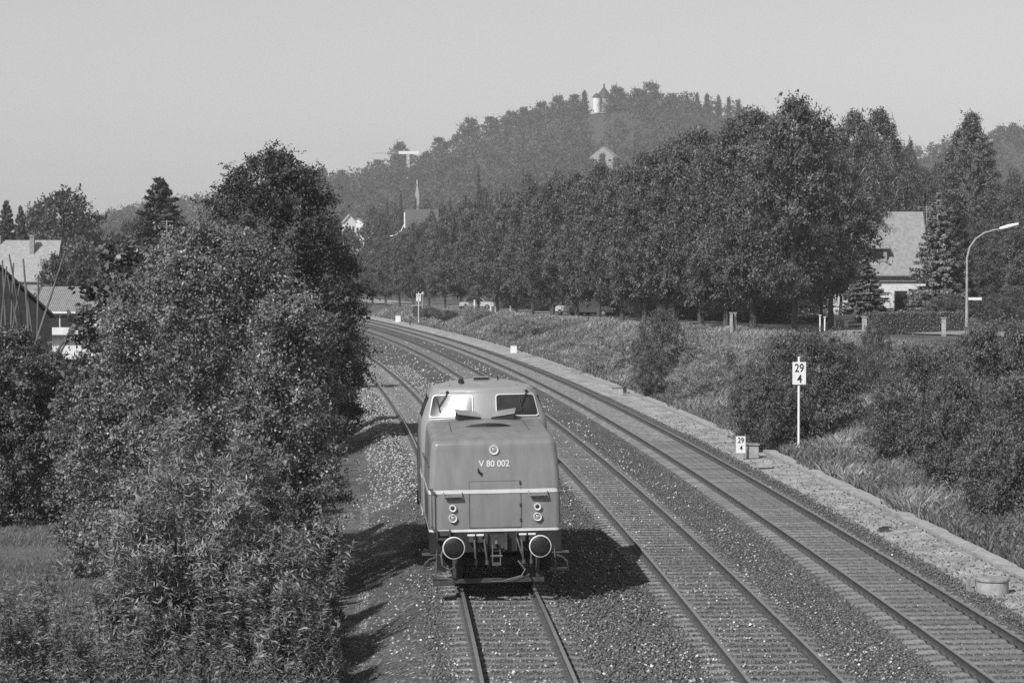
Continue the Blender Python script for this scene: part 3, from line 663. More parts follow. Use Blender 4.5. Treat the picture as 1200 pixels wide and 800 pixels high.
# birches, poplars, spruces near the house
birch = make_tree('birch_tree', 15, 3.0, 3.5, 90, 30000, .17, 'leaf', 'tall', .6, .15, 5, 16, 'birch', .2, droop=.6)
for i, (x, y, r, d) in enumerate([(1000, 130, 40, 232), (1030, 128, 40, 245), (1058, 178, 26, 262), (1082, 196, 24, 275), (1100, 190, 24, 285), (985, 165, 36, 240)]):
    X = (x - CX) / F * d; z0 = float(ground_z(X, d)); plant(birch, X, d, 'birch behind the dormer house, %s of the row counted by depth' % ORD[i], 'tree', 'birches behind the house',
        sc=(r / F * d / 3, r / F * d / 3, (H - (y - HY) / F * d - z0) / 15))
pop = make_tree('poplar_tree', 17, 2.6, 2.5, 100, 36000, .18, 'leaf', 'tall', .65, .2, 6, 12, 'bark', .22)
for x, y, r, d, lb in [(1137, 133, 33, 262, 'tall pale poplar rising between the spruces and the right edge'), (1112, 178, 20, 290, 'slim poplar just left of the tall pale poplar'), (1160, 225, 26, 240, 'lower leafy tree at the right foot of the tall poplar')]:
    X = (x - CX) / F * d; z0 = float(ground_z(X, d)); plant(pop, X, d, lb, 'tree', sc=(r / F * d / 2.6, r / F * d / 2.6, (H - (y - HY) / F * d - z0) / 17))
for x, y, r, d, k, lb in [(1190, 222, 34, 215, 1, 'dark tree at the right edge behind the street lamp head'), (1150, 262, 30, 222, 0, 'dark tree behind the street lamp column'), (1215, 250, 40, 190, 2, 'tree cut off by the right picture edge'),
                        (1180, 290, 34, 200, 2, 'low tree under the street lamp head'), (1070, 262, 20, 262, 1, 'dark tree behind the right gable of the dormer house')]:
    av(k, x, y, r, d, lb)
sp = make_spruce(10, 3.0, 'needle', 30000); spb = make_spruce(9, 2.9, 'needleblue', 30000, 2)
def spx(proto, hh, rr, x, y, r, d, lb, dz=0):
    X = (x - CX) / F * d; z0 = float(ground_z(X, d)); plant(proto, X, d, lb, 'tree', sc=(r / F * d / rr, r / F * d / rr, (H - (y - HY) / F * d - z0) / hh))
spx(spb, 9, 2.9, 1101, 225, 46, 205, 'broad spruce standing right of the dormer house'); spx(spb, 9, 2.9, 1014, 305, 42, 192, 'small spruce before the front wall of the dormer house')
spx(sp, 10, 3.0, 1122, 236, 32, 212, 'dark spruce beside the street lamp column')
spx(sp, 10, 3.0, 1160, 300, 26, 206, 'dark spruce right of the street lamp column')
spx(sp, 10, 3.0, 188, 207, 78, 215, 'lone spruce on the left skyline'); spx(sp, 10, 3.0, 8, 234, 34, 300, 'spruce on the far left skyline beside the round tree'); 
spx(sp, 10, 3.0, 25, 240, 24, 320, 'narrow spruce second from the left edge'); spx(sp, 10, 3.0, 234, 246, 12, 330, 'distant spruce right of the lone skyline spruce')

# --- dark garden shrubs beyond the street
for i in range(26):
    d = 318 - i * 5.0; X = float(xm(d) + ost(d)) + 4.8 + rnd.uniform(0, 3)
    if X / d * F + CX > 945: continue
    plant(shrub[0 if i % 3 else 2], X, d, 'dark garden shrub beyond the street under the avenue, %s from the left' % ORD[i], 'bush', 'garden shrubs beyond the street', sc=(1.6, 1.6, rnd.uniform(.8, 1.3) * (1 if i % 3 else .75)))

# --- hedge behind the bank
hd = empty('garden_hedge', (0, 0, 0), 0, 'clipped garden hedge in front of the dormer house', 'hedge')
a, b = px(1012, 368, 152), px(1128, 366, 158); n = 36000
u = rng.uniform(0, 1, n); t = rng.uniform(-1, 1, n); q = rng.uniform(0, 1, n); face = rng.uniform(0, 1, n)
hx = a.x + (b.x - a.x) * u; hy = a.y + (b.y - a.y) * u + np.where(face < .45, -.45, t * .45); hb = ground_z(hx, hy); ht = a.z + (b.z - a.z) * u + .04 * np.sin(u * 40)
hz = np.where(face < .45, hb + q * (ht - hb), ht - .0 * q) + rng.normal(size=n) * .03
Nn = rng.normal(size=(n, 3)) * .7; Nn[:, 1] -= (face < .45) * 1.; Nn[:, 2] += (face >= .45) * 1.
link('foliage', leaf_mesh('foliage', np.stack([hx, hy + rng.normal(size=n) * .05, hz], 1), Nn, .1, .6, rng.uniform(.6, 1.4, n)), hd, M['weedleaf'])
mb = MB()
for i in range(24):
    k = (i + .5) / 24; X = a.x + (b.x - a.x) * k; Y = a.y + (b.y - a.y) * k; g = float(ground_z(X, Y)); mb.tube([(X, Y, g), (X + .05, Y, g + .8)], .03, 5)
mb.build('stem', M['bark'], hd)

# ------------------------------------------------------------------ locomotive
loc = empty('diesel_locomotive', (float(xm(52.1) + ol(52.1)) - .06, 52.1, 0), 0, 'shunting locomotive with raised centre cab and number on its nose, on the left track', 'locomotive')
loc.rotation_euler = (R(-.4), 0, math.atan2(.0165 + .000455 * 57 + .0098 + .006, 1)); loc.rotation_euler[1] = R(-.9)
def plan(w, y0, y1, rc, bulge, nside=9, nc=6):
    """rounded rectangle seen from above, ends bowed outwards by bulge"""
    pts = []
    def arc(cx, cy, a0):
        for k in range(nc + 1):
            a = a0 + math.pi / 2 * k / nc; pts.append([cx + rc * math.cos(a), cy + rc * math.sin(a)])
    arc(w - rc, y1 - rc, 0); 
    for k in range(1, nside): pts.append([(w - rc) * (1 - 2 * k / nside), y1])
    arc(-(w - rc), y1 - rc, math.pi / 2)
    for k in range(1, nside): pts.append([-w, y1 - rc - (y1 - y0 - 2 * rc) * k / nside])
    arc(-(w - rc), y0 + rc, math.pi)
    for k in range(1, nside): pts.append([-(w - rc) + 2 * (w - rc) * k / nside, y0])
    arc(w - rc, y0 + rc, 1.5 * math.pi)
    for k in range(1, nside): pts.append([w, y0 + rc + (y1 - y0 - 2 * rc) * k / nside])
    ym = (y0 + y1) / 2
    for p in pts:
        b = bulge * (1 - math.cos(math.pi / 2 * 0)) if False else bulge * (1 - min(1, abs(p[0]) / w) ** 1.6)
        f = (p[1] - ym) / ((y1 - y0) / 2); p[1] += math.copysign(b * abs(f) ** 3, f)
    return pts
def loft(levels, parent, name, m, cap=True, ztilt=None):
    mb = MB(); vs = []; n = None
    for L in levels:
        pts = plan(*L[1:]); n = len(pts)
        for (x, y) in pts: vs.append((x, y, L[0] + (ztilt(x, y, L[0]) if ztilt else 0)))
    fs = [(j * n + i, j * n + (i + 1) % n, (j + 1) * n + (i + 1) % n, (j + 1) * n + i) for j in range(len(levels) - 1) for i in range(n)]
    if cap: fs.append(tuple(range((len(levels) - 1) * n, len(levels) * n)))
    mb.add(vs, fs, 0, True)
    return mb.build(name, m, parent)
def rounded_top(z, w, y0, y1, rc, bulge, r, crown, slopef=0, n=7):
    """levels that round the top edge with radius r, then run inwards to a shallow crown"""
    out = []
    for k in range(1, n + 1):
        a = math.pi / 2 * k / n; ins = r * (1 - math.cos(a))
        out.append((z - r + r * math.sin(a), w - ins, y0 + ins, y1 - ins, max(rc - ins * .5, .05), bulge))
    b = out[-1]
    for k in range(1, 9):
        s = k / 8.3; ww = b[1] * (1 - s); hl = (b[3] - b[2]) / 2 * s
        ins = b[1] * s; ym = (b[2] + b[3]) / 2
        out.append((b[0] + crown * (1 - (1 - s) ** 2), max(b[1] - ins, .06), min(b[2] + ins, ym - .06), max(b[3] - ins, ym + .06), .04 if k > 6 else b[4] * (1 - s) + .03 * s, bulge * (1 - s)))
    return out
L0 = 4.25; L1 = 6.5; LE = 11.7           # hood end, cab end, rear end
ZB, ZS = 1.27, 2.07
# hoods: lower box, sloping upper nose
def nose(y0, y1, s):
    lv = [(ZB, 1.34, y0, y1, .1, .03), (ZS, 1.345, y0, y1, .11, .03), (ZS + .12, 1.34, y0 + .01 * s, y1, .12, .03), (2.5, 1.325, y0 + .07 if s > 0 else y0, y1 if s > 0 else y1 - .07, .13, .03), (2.90, 1.295, y0 + .13 if s > 0 else y0, y1 if s > 0 else y1 - .13, .14, .03)]
    return lv + rounded_top(3.10, 1.285, y0 + .13 if s > 0 else y0, y1 if s > 0 else y1 - .13, .15, .03, .14, .06)
body = empty('_tmp'); bpy.data.objects.remove(body)
tilt = lambda x, y, z: max(0, (z - 2.5)) * .35 * max(0, y) / 4.2 if y < 5 else max(0, (z - 2.5)) * .35 * max(0, LE - y) / 4.2
hood = loft(nose(0, L0 + .3, 1), loc, 'front_hood', M['paint'], ztilt=tilt)
rear = loft(nose(L1 - .3, LE, -1), loc, 'rear_hood', M['paint'], ztilt=tilt)
CB = .38
def cab_lv():
    lv = [(ZB, 1.375, L0 + .05, L1 - .05, .12, CB * .5), (ZS, 1.38, L0 + .05, L1 - .05, .12, CB * .5), (2.95, 1.41, L0 - .02, L1 + .02, .14, CB), (3.2, 1.385, L0 - .02, L1 + .02, .16, CB), (3.28, 1.36, L0 + .01, L1 - .01, .16, CB),
          (3.5, 1.285, L0 + .11, L1 - .11, .17, CB), (3.72, 1.20, L0 + .21, L1 - .21, .18, CB), (3.80, 1.17, L0 + .245, L1 - .245, .2, CB)]
    return lv + rounded_top(3.92, 1.16, L0 + .25, L1 - .25, .22, CB * .9, .13, .17)
CL = [((l[0] + (.09 if l[0] > 3.1 else 0)),) + tuple(l[1:]) for l in cab_lv()]; cab = loft(CL, loc, 'cab', M['roofpaint'])
def cab_y(x, z):
    zz = [l[0] for l in CL[:9]]; w = np.interp(z, zz, [l[1] for l in CL[:9]]); y0 = np.interp(z, zz, [l[2] for l in CL[:9]]); b = np.interp(z, zz, [l[5] for l in CL[:9]]); rc = .17
    y = y0
    if abs(x) > w - rc: y = y0 + rc - math.sqrt(max(rc * rc - (abs(x) - w + rc) ** 2, 0))
    return float(y - b * (1 - min(1, abs(x) / w) ** 1.6))
def patch(outline, off, name, m, parent, rings=6, frame=None, th=.02):
    """glass or frame wrapped on the cab front; outline: list of (x, z)"""
    cx = sum(p[0] for p in outline) / len(outline); cz = sum(p[1] for p in outline) / len(outline); n = len(outline); vs = []; mb = MB()
    if frame is None:
        for r in range(rings + 1):
            s = r / rings
            for (x, z) in outline:
                X = cx + (x - cx) * max(s, .02); Z = cz + (z - cz) * max(s, .02); vs.append((X, cab_y(X, Z) - off, Z))
        fs = [(j * n + i, j * n + (i + 1) % n, (j + 1) * n + (i + 1) % n, (j + 1) * n + i) for j in range(rings) for i in range(n)] + [tuple(range(n))]
        mb.add(vs, fs, 0, True)
    else:
        def off_o(dl, o2):
            out = []
            for (x, z) in outline:
                dx, dz = x - cx, z - cz; X = x + math.copysign(dl, dx) * min(1, abs(dx) / (.3)); Z = z + math.copysign(dl, dz) * min(1, abs(dz) / .16); out.append((X, cab_y(X, Z) - o2, Z))
            return out
        R0 = [off_o(0, .002), off_o(0, off), off_o(frame, off), off_o(frame, -.005)]
        for r in R0: vs += r
        fs = [(j * n + i, j * n + (i + 1) % n, (j + 1) * n + (i + 1) % n, (j + 1) * n + i) for j in range(3) for i in range(n)]
        mb.add(vs, fs, 0, True)
    return mb.build(name, m, parent)
def rquad(c, r=.07, n=6):
    out = []
    m_ = len(c)
    for i in range(m_):
        p = Vector(c[i]); a = (Vector(c[i - 1]) - p); b = (Vector(c[(i + 1) % m_]) - p); la, lb = a.length, b.length
        e0 = p + a / la * r; 
        q = Vector(c[(i + 1) % m_]); c2 = Vector(c[(i + 2) % m_])
        for k in range(n + 1):
            t = k / n; p0 = p + a / la * r; p2 = p + b / lb * r; out.append(tuple(p0 * (1 - t) ** 2 + p * 2 * t * (1 - t) + p2 * t * t))
        for k in range(1, 8): out.append(tuple((p + b / lb * r).lerp(q - b / lb * r, k / 8)))
    return out
for s in (-1, 1):
    o = rquad([(s * .27, 3.76), (s * 1.10, 3.75), (s * 1.20, 3.30), (s * .27, 3.33)] if s > 0 else [(s * 1.10, 3.75), (s * .27, 3.76), (s * .27, 3.33), (s * 1.20, 3.30)], .08)
    o = [(x, z + .085) for x, z in o]
    fr = patch(o, .028, 'window_frame', M['cream'], loc, frame=.022)
    patch(o, .012, 'windscreen', M['glass'], fr)
    # rear pair, mirrored
    f2 = fr.copy(); COL.objects.link(f2); f2.parent = loc; f2.rotation_euler = (0, 0, math.pi); f2.location = (0, L0 + L1, 0)
    g = fr.children[0].copy(); COL.objects.link(g); g.parent = f2
    # wiper
    wb = MB(); x0, x1 = (s * .95 if s > 0 else -.80), (s * .80 if s > 0 else -1.0)
    wb.tube([(x0, cab_y(x0, 3.88) - .05, 3.89), (x1, cab_y(x1, 3.59) - .05, 3.59)], .013, 6)
    wb.tube([(x1 - .03, cab_y(x1 - .03, 3.75) - .045, 3.77), (x1 + .03, cab_y(x1 + .03, 3.49) - .045, 3.49)], .012, 6)
    wb.lathe([(.035, -.06), (.035, 0)], (x0, cab_y(x0, 3.91) + .0, 3.91), 'y', 10)
    wb.build('wiper', M['black'], loc)
    # side windows and door
    for (a, b) in ((L0 + .3, L0 + .95), (L1 - .95, L1 - .3)):
        sw = MB(); sw.add([(s * 1.375, a, 3.37), (s * 1.375, b, 3.37), (s * 1.215, b, 3.81), (s * 1.215, a, 3.81)], [(0, 1, 2, 3)])
        sw.build('side_window', M['glass'], loc, smooth=False)
    dr = MB(); dr.box(s * 1.375 - .012, s * 1.375 + .012, L0 + .75, L1 - .75, 1.32, 2.95); dr.build('cab_door', M['roofpaint'], loc, smooth=False)
# roof fittings
zc = lambda y: 4.0 + .06 * min(1, max(0, (y - L0 - .5) / .5))
rf = MB(); rf.lathe([(.24, -.05), (.24, .03), (.21, .05), (.20, .02), (.02, .02)], (-.02, L0 + .62, 4.05), 'z', 24); rf.build('roof_vent', M['roofpaint'], loc)
rf = MB(); rf.box(-.19, .16, L0 + .78, L0 + 1.2, 4.07, 4.21); rf.box(-.18, .15, L0 + .765, L0 + .779, 4.12, 4.20, 1); rf.build('roof_hatch', [M['roofpaint'], M['black']], loc, smooth=False)
rf = MB(); rf.lathe([(.03, -.2), (.045, -.14), (.07, 0), (.05, .02)][::-1], (-.47, L0 + .62, 4.12), 'y', 14); rf.tube([(-.47, L0 + .6, 3.99), (-.47, L0 + .6, 4.12)], .018, 6); rf.build('horn', M['black'], loc)
rf = MB(); rf.tube([(.36, L0 + .8, 4.04), (.36, L0 + .8, 4.22)], .016, 8); rf.build('aerial', M['black'], loc)
rf = MB()
for s in (-1, 1): rf.tube([(s * .75, L0 + .35, 4.055), (s * .72, L0 + 1.0, 4.09), (s * .72, L1 - .7, 4.09)], .012, 6)
rf.build('roof_rail', M['roofpaint'], loc)
# raised hatches on the hood, opening towards the front
for s in (-1, 1):
    hb = MB(); cx_ = -.38 if s < 0 else .40; rot = Matrix.Rotation(R(-s * 10), 3, 'Z')
    zt_ = 3.335
    lid = [(-.27, -.22, .155), (.27, -.22, .07), (.24, .26, .16), (-.24, .26, .23)] if s < 0 else [(-.27, -.22, .07), (.27, -.22, .155), (.24, .26, .23), (-.24, .26, .16)]
    top = [Vector((cx_, L0 - .62, zt_)) + rot @ Vector(p) for p in lid]; bot = [p - Vector((0, 0, .022)) for p in top]
    hb.add([tuple(p) for p in bot + top], [(3, 2, 1, 0), (4, 5, 6, 7), (0, 1, 5, 4), (1, 2, 6, 5), (2, 3, 7, 6), (3, 0, 4, 7)])
    fl = hb.build('hood_hatch', M['paintlit'], loc, smooth=False)
    hb = MB(); q = [Vector((cx_, L0 - .62, zt_)) + rot @ Vector((a, b, 0)) for a, b in ((-.25, -.2), (.25, -.2), (.23, .24), (-.23, .24))]
    hb.add([tuple(p + Vector((0, 0, -.12))) for p in q] + [(p.x, p.y, zt_ + ((.12, .04, .13, .19) if s < 0 else (.04, .12, .19, .13))[i]) for i, p in enumerate(q)], [(4, 5, 6, 7), (0, 1, 5, 4), (1, 2, 6, 5), (2, 3, 7, 6), (3, 0, 4, 7)])
    hb.build('hatch_opening', M['black'], fl, smooth=False)
# curved cowl lip on the hood top, seams of the removable cover
cl_ = MB(); pts = []
for k in range(17):
    u = -1 + k / 8; pts.append((u * .58, 1.95 + .28 * u * u, 3.265 - .02 * u * u))
vs = []
for (x, y, z), u in zip(pts, [-1 + k / 8 for k in range(17)]):
    hgt = .085 * (1 - u * u); vs += [(x, y - .01, z - .03), (x, y, z + hgt), (x, y + .5 * (1 - u * u) + .03, z + .01)]
fs = [(i * 3 + a, i * 3 + a + 1, i * 3 + a + 4, i * 3 + a + 3) for i in range(16) for a in (0, 1)]
cl_.add(vs, fs, 0, False)
for k in range(0, 32, 2): cl_.mi[k] = 1  # black front faces paint in the crescent shadow of the lip
cl_.build('air_cowl', [M['paintlit'], M['black']], loc, smooth=False)
def hood_top(x, y): 
    e = abs(x) / 1.05
    return 3.16 - .05 * e * e + .051 * y
sm_ = MB()
for s in (-1, 1): sm_.tube([(s * .82, 1.5, hood_top(.82, 1.5) + .004), (s * .80, 3.3, hood_top(.8, 3.3) + .004)], .009, 5)
sm_.tube([(x / 10 * .82, 3.3, hood_top(x / 10 * .82, 3.3) + .004) for x in range(-10, 11)], .009, 5)
sm_.build('cover_seam', M['darkm'], loc)
# white bands
for z0, z1, nm in ((ZS - .045, ZS + .035, 'waist_stripe'), (ZB - .022, ZB + .028, 'lower_stripe')):
    st = MB()
    for (a, b, w_) in ((0, L0 + .1, 1.34), (L1 - .1, LE, 1.34)):
        pts = plan(w_ + .012, a - .012, b + .012, .115, .03); n = len(pts); vs = [(x, y, z0) for x, y in pts] + [(x, y, z1) for x, y in pts]
        st.add(vs, [(i, (i + 1) % n, n + (i + 1) % n, n + i) for i in range(n)], 0, True)
    for s in (-1, 1): st.box(s * 1.383 - .006, s * 1.383 + .006, L0 + .12, L1 - .12, z0, z1)
    st.build(nm, M['cream'], loc)
# nose front: door outline, number, lamps, handles
fy = lambda z: -.03 + float(np.interp(z, [ZS, ZS + .12, 2.5, 2.9, 3.05], [0, .01, .07, .13, .16]))
ds_ = MB()
for x0, x1, z0, z1 in ((-.53, .53, 1.33, 1.335), (-.53, -.525, 1.33, 2.28), (.525, .53, 1.33, 2.28), (-.53, .53, 2.275, 2.28)):
    if z1 <= ZS or z0 < ZS - .1 and z1 - z0 < .1: ds_.box(x0, x1, fy(1.5) - .008, fy(1.5) + .01, z0, z1)
    elif z1 - z0 > .1: 
        ds_.box(x0, x1, fy(1.5) - .008, fy(1.5) + .01, z0, ZS - .04); ds_.add([(x0, fy(ZS) - .006, ZS + .03), (x1, fy(ZS) - .006, ZS + .03), (x1, fy(z1) - .006, z1), (x0, fy(z1) - .006, z1)], [(0, 1, 2, 3)])
    else: ds_.add([(x0, fy(z0) - .008, z0), (x1, fy(z0) - .008, z0), (x1, fy(z1) - .008, z1), (x0, fy(z1) - .008, z1)], [(0, 1, 2, 3)])
for z in (1.45, 1.75, 2.2): ds_.box(.50, .535, fy(z) - .02, fy(z) + .01, z, z + .06)
ds_.build('door_seam', M['darkm'], loc, smooth=False)
tx = text('V 80 002', .185, M['number'], loc, (.0, -.03 + .07 * (2.62 - ZS - .12) / .31 - .014, 2.62), (R(90) - math.atan(.18), 0, 0), 'number', sx=.93, bold=.003)
def lamp(x, z, r, lens='lens', inner=.62):
    y = fy(z); a = MB(); a.lathe([(r, .02), (r, -.03), (r * .93, -.045), (r * inner, -.035), (r * inner, .0)], (x, y, z), 'y', 24)
    o = a.build('lamp', M['cream'], loc); b = MB(); b.lathe([(r * inner, -.005), (r * inner * .8, -.02), (r * .05, -.032)], (x, y, z), 'y', 20); b.build('lens', M[lens], o)
lamp(0, 2.90, .10)
for s in (-1, 1):
    lamp(s * .865, 1.735, .075, 'black', .55); lamp(s * .865, 1.53, .088, 'lens', .7)
    hd_ = MB(); c = s * .87
    hd_.tube([(c - .19, -.03, 2.06), (c - .16, -.1, 1.965), (c + .19, -.1, 1.965), (c + .2, -.03, 2.05)], .016, 8); hd_.box(c - .15, c + .18, -.13, -.03, 1.965, 1.985); hd_.box(c - .06, c + .03, -.05, -.02, 1.87, 1.965)
    hd_.build('nose_step', M['paint'], loc)
    gr = MB(); X = s * 1.29
    gr.tube([(s * 1.33, -.0, 2.13), (X + s * .05, -.09, 2.14), (X, -.1, 2.1), (X, -.1, 1.35), (X, -.02, 1.32)], .014, 8)
    for z in (2.12, 1.36): gr.lathe([(.03, -.12), (.035, -.08), (.03, -.06)], (X, 0, z), 'y', 10)
    gr.build('grab_rail', M['steel'], loc)
hk = MB(); hk.tube([(-.33, fy(2.5) + .0, 2.53), (-.33, -.01, 2.47), (-.30, -.0, 2.44), (-.31, -.02, 2.48)], [.012, .02, .03, .02], 8); hk.tube([(-.26, .01, 2.44), (-.3, -.03, 2.43)], .02, 6); hk.build('bonnet_hook', M['black'], loc)
# hood side grilles, doors and rails
for s in (-1, 1):
    g = MB()
    for (a, b) in ((.5, 1.5), (1.75, 2.75), (3.0, 3.9), (7.0, 8.0), (8.3, 9.3), (9.6, 10.8)):
        g.box(s * 1.343 - .008, s * 1.343 + .008, a, b, 1.4, 1.98)
    g.build('side_panel', M['paint'], loc, smooth=False)
    for y_ in (.6, 1.85):
        v = MB(); v.box(s * 1.350 - .004, s * 1.350 + .004, y_ - .03, y_ + .83, 1.42, 1.95)
        for k in range(9): v.box(s * 1.350 - .012, s * 1.350 + .012, y_, y_ + .8, 1.45 + k * .055, 1.48 + k * .055)
        v.build('louvre', M['darkm'], loc, smooth=False)
    r_ = MB(); r_.tube([(s * 1.33, .3, 2.6), (s * 1.37, .3, 2.6), (s * 1.37, 4.0, 2.6), (s * 1.33, 4.0, 2.6)], .014, 6)
    for y in (1.2, 2.1, 3.1): r_.tube([(s * 1.29, y, 2.6), (s * 1.37, y, 2.6)], .01, 6)
    r_.build('side_rail', M['steel'], loc)
    hd2 = MB()
    for y in (L0 + .65, L1 - .65): hd2.tube([(s * 1.37, y, 2.7), (s * 1.43, y, 2.68), (s * 1.43, y, 1.4), (s * 1.37, y, 1.38)], .014, 6)
    hd2.build('door_rail', M['steel'], loc)
# underframe, buffer beams, bogies
u = MB(); u.box(-1.30, 1.30, .05, LE - .05, .98, ZB - .005); u.box(-1.36, 1.36, -.02, .12, .82, ZB - .012); u.box(-1.36, 1.36, LE - .12, LE + .02, .82, ZB - .012); u.box(-.9, .9, 5.0, 6.8, .45, .97)
u.build('underframe', M['black'], loc, bevel=.015)
pl = MB()                                           # beam plates, brackets
for x in (-.42, .42): pl.box(x - .012, x + .012, -.08, .0, .86, 1.24)
for x in (-.2, .2): pl.box(x - .03, x + .03, -.14, 0, .88, 1.22)
pl.box(-.17, .17, -.05, 0, .9, 1.18); pl.build('coupling_plate', M['darkm'], loc, smooth=False)
for e, yy in ((-1, -.02), (1, LE + .02)):
    for s in (-1, 1):
        b = MB(); c = (s * .875, yy, .98)
        b.lathe([(.0, 0), (.17, 0), (.17, e * .06), (.11, e * .08), (.11, e * .34), (.075, e * .36), (.075, e * .5), (.0, e * .5)], c, 'y', 20)
        bo = b.build('buffer', M['black'], loc); b = MB(); b.lathe([(.0, e * .5), (.222, e * .5), (.222, e * .535), (.205, e * .551), (.10, e * .572), (.002, e * .578)], c, 'y', 32); b.build('buffer_head', M['buffer'], bo)
        b = MB(); b.lathe([(.207, e * .552), (.225, e * .545), (.228, e * .525), (.226, e * .505)], c, 'y', 36)
        b.f = b.f[:-2]; b.mi = b.mi[:-2]; b.sm = b.sm[:-2]; b.build('buffer_ring', M['cream'], bo)
hk = MB(); hk.tube([(0, -.02, 1.0), (0, -.3, 1.0), (0, -.36, 1.04), (0, -.34, 1.1)], [.035, .03, .03, .015], 8)
for s in (-1, 1): hk.tube([(s * .07, -.24, .99), (s * .08, -.28, .8), (s * .08, -.27, .64), (0, -.28, .56)], .018, 6)
hk.tube([(-.12, -.28, .77), (.12, -.28, .77)], .025, 8); hk.box(-.09, .09, -.31, -.25, .58, .64); hk.build('coupling', M['steel'], loc)
hz_ = MB()
for x, dx in ((-.44, .02), (-.24, .05), (.71, .0), (.52, .03), (.44, .12)):
    hz_.tube([(x * .98, -.05, 1.1), (x, -.2, 1.07), (x + dx * .4, -.24, .9), (x + dx, -.22, .66), (x + dx * 1.6, -.15, .54)], .022, 8)
    hz_.lathe([(.035, -.02), (.035, .06)], (x + dx, -.22, .62), 'z', 8)
hz_.tube([(-1.0, -.1, 1.1), (-1.12, -.2, .8), (-1.1, -.25, .6), (-.98, -.25, .5), (-.85, -.22, .55), (-.78, -.15, .7)], .02, 8)
hz_.tube([(.44, -.2, .66), (.58, -.26, .48), (.5, -.3, .36), (.1, -.34, .26)], .02, 8)
hz_.build('brake_hose', M['steel'], loc)
cp = MB()
for x in (-.50, -.32, .55, .74): cp = MB(); cp.box(x - .075, x + .075, -.1, -.03, 1.17, 1.2); cp.build('hose_cock', M['white'], loc, smooth=False)
for x in (-.50, -.32, .55, .74):
    cp = MB(); cp.box(x - .05, x + .05, -.14, -.03, 1.04, 1.165); cp.build('cock_valve', M['darkm'], loc, smooth=False)
cp = MB(); cp.box(-1.21, -1.18, -.12, -.02, 1.08, 1.3); cp.box(-.95, -.92, -.12, -.02, 1.08, 1.3); cp.box(-1.21, -.92, -.12, -.09, 1.1, 1.14); cp.box(-1.17, -.96, -.06, -.03, 1.18, 1.28); cp.build('cable_socket', M['darkm'], loc, smooth=False)
rg = MB(); rg.box(-.98, .98, -.06, -.0, .20, .30); rg.box(-1.28, -.86, -.12, .3, .17, .26)
for s in (-.85, .85): rg.box(s - .04, s + .04, -.04, .0, .3, .85)
rg.build('rail_guard', M['darkm'], loc, bevel=.01)
ln = MB(); ln.tube([(.62, -.12, .42), (.66, -.2, .36), (.58, -.22, .33), (.2, -.2, .24), (-.1, -.16, .24)], [.02, .025, .03, .02, .015], 8); ln.build('brake_pipe', M['steel'], loc)
for s in (-1, 1):
    stp = MB(); stp.box(s * 1.12, s * 1.5, -.02, .28, .42, .455); stp.box(s * 1.15, s * 1.5, .0, .28, .78, .81); stp.tube([(s * 1.2, .0, .98), (s * 1.22, -.02, .43)], .02, 6); stp.tube([(s * 1.48, .02, .45), (s * 1.46, -.02, .6), (s * 1.36, -.03, .70), (s * 1.24, -.02, .74)], .018, 6); stp.build('step', M['steel'], loc, smooth=False)
for yc in (2.4, LE - 2.4):
    bg_ = MB()
    for s in (-1, 1):
        bg_.box(s * 1.0 - .05, s * 1.0 + .05, yc - 1.75, yc + 1.75, .5, .75)
        for a in (-1.25, 1.25):
            bg_.box(s * 1.08 - .1, s * 1.08 + .1, yc + a - .17, yc + a + .17, .32, .66); bg_.tube([(s * 1.1, yc + a * .75, .62), (s * 1.1, yc + a * .75, .9)], .09, 10)
    bg_.box(-1.0, 1.0, yc - .3, yc + .3, .5, .95); bg_.box(-1.0, 1.0, yc - 1.78, yc - 1.68, .5, .66)
    bo = bg_.build('bogie_frame', M['black'], loc, bevel=.01)
    for a in (-1.25, 1.25):
        for s in (-1, 1):
            wh = MB(); wh.lathe([(.08, s * .0), (.12, s * .05), (.38, s * .06), (.40, s * .02), (.47, s * .02), (.475, s * -.09), (.50, s * -.10), (.50, s * -.13), (.1, s * -.13)], (s * .80, yc + a, .475), 'x', 28); wh.build('wheel', M['darkm'], bo)
        ax = MB(); ax.tube([(-.75, yc + a, .475), (.75, yc + a, .475)], .08, 10); ax.build('axle', M['darkm'], bo)

# ------------------------------------------------------------------ lineside things
def km_sign(X, Y, zg, ztop, w, bh, label, txt=True, group='kilometre signs'):
    o = empty('kilometre_sign', (X, Y, zg), R(4), label, 'kilometre sign', group); hh = ztop - zg
    p = MB(); p.tube([(0, 0, -.3), (0, 0, hh + .16)], .045, 12); p.lathe([(.05, 0), (.03, .03)], (0, 0, hh + .16), 'z', 10); p.build('post', M['white'], o)
    b = MB(); b.box(-w / 2, w / 2, -.075, -.05, hh - bh, hh); bo = b.build('board', M['white'], o, bevel=.004)
    for z in (hh - bh * .2, hh - bh * .8):
        c = MB(); c.box(-.07, .07, -.05, .06, z - .015, z + .015); c.build('clamp', M['steel'], o, smooth=False)
    text('29', bh * .52, M['ink'], bo, (0, -.079, hh - bh * .28), sx=.82, bold=.004); text('4' if txt else '2', bh * .52, M['ink'], bo, (0.02 * w, -.079, hh - bh * .76), sx=.9, bold=.004)
    return o
p = px(936.5, 424, 92); km_sign(p.x, 92, float(ground_z(p.x, 92)), p.z, .49, .81, 'tall white post sign reading 29 4 before the dark round bush')
p = px(490.5, 344, 290); km_sign(p.x, 290, float(ground_z(p.x, 290)), p.z, .52, .85, 'distant kilometre sign on a white post beyond the bend', False)
o = empty('kilometre_stone', (px(868.5, 532, 90.5).x, 90.5, -.25), R(4), 'small white 29 4 marker standing low at the ballast edge', 'marker')
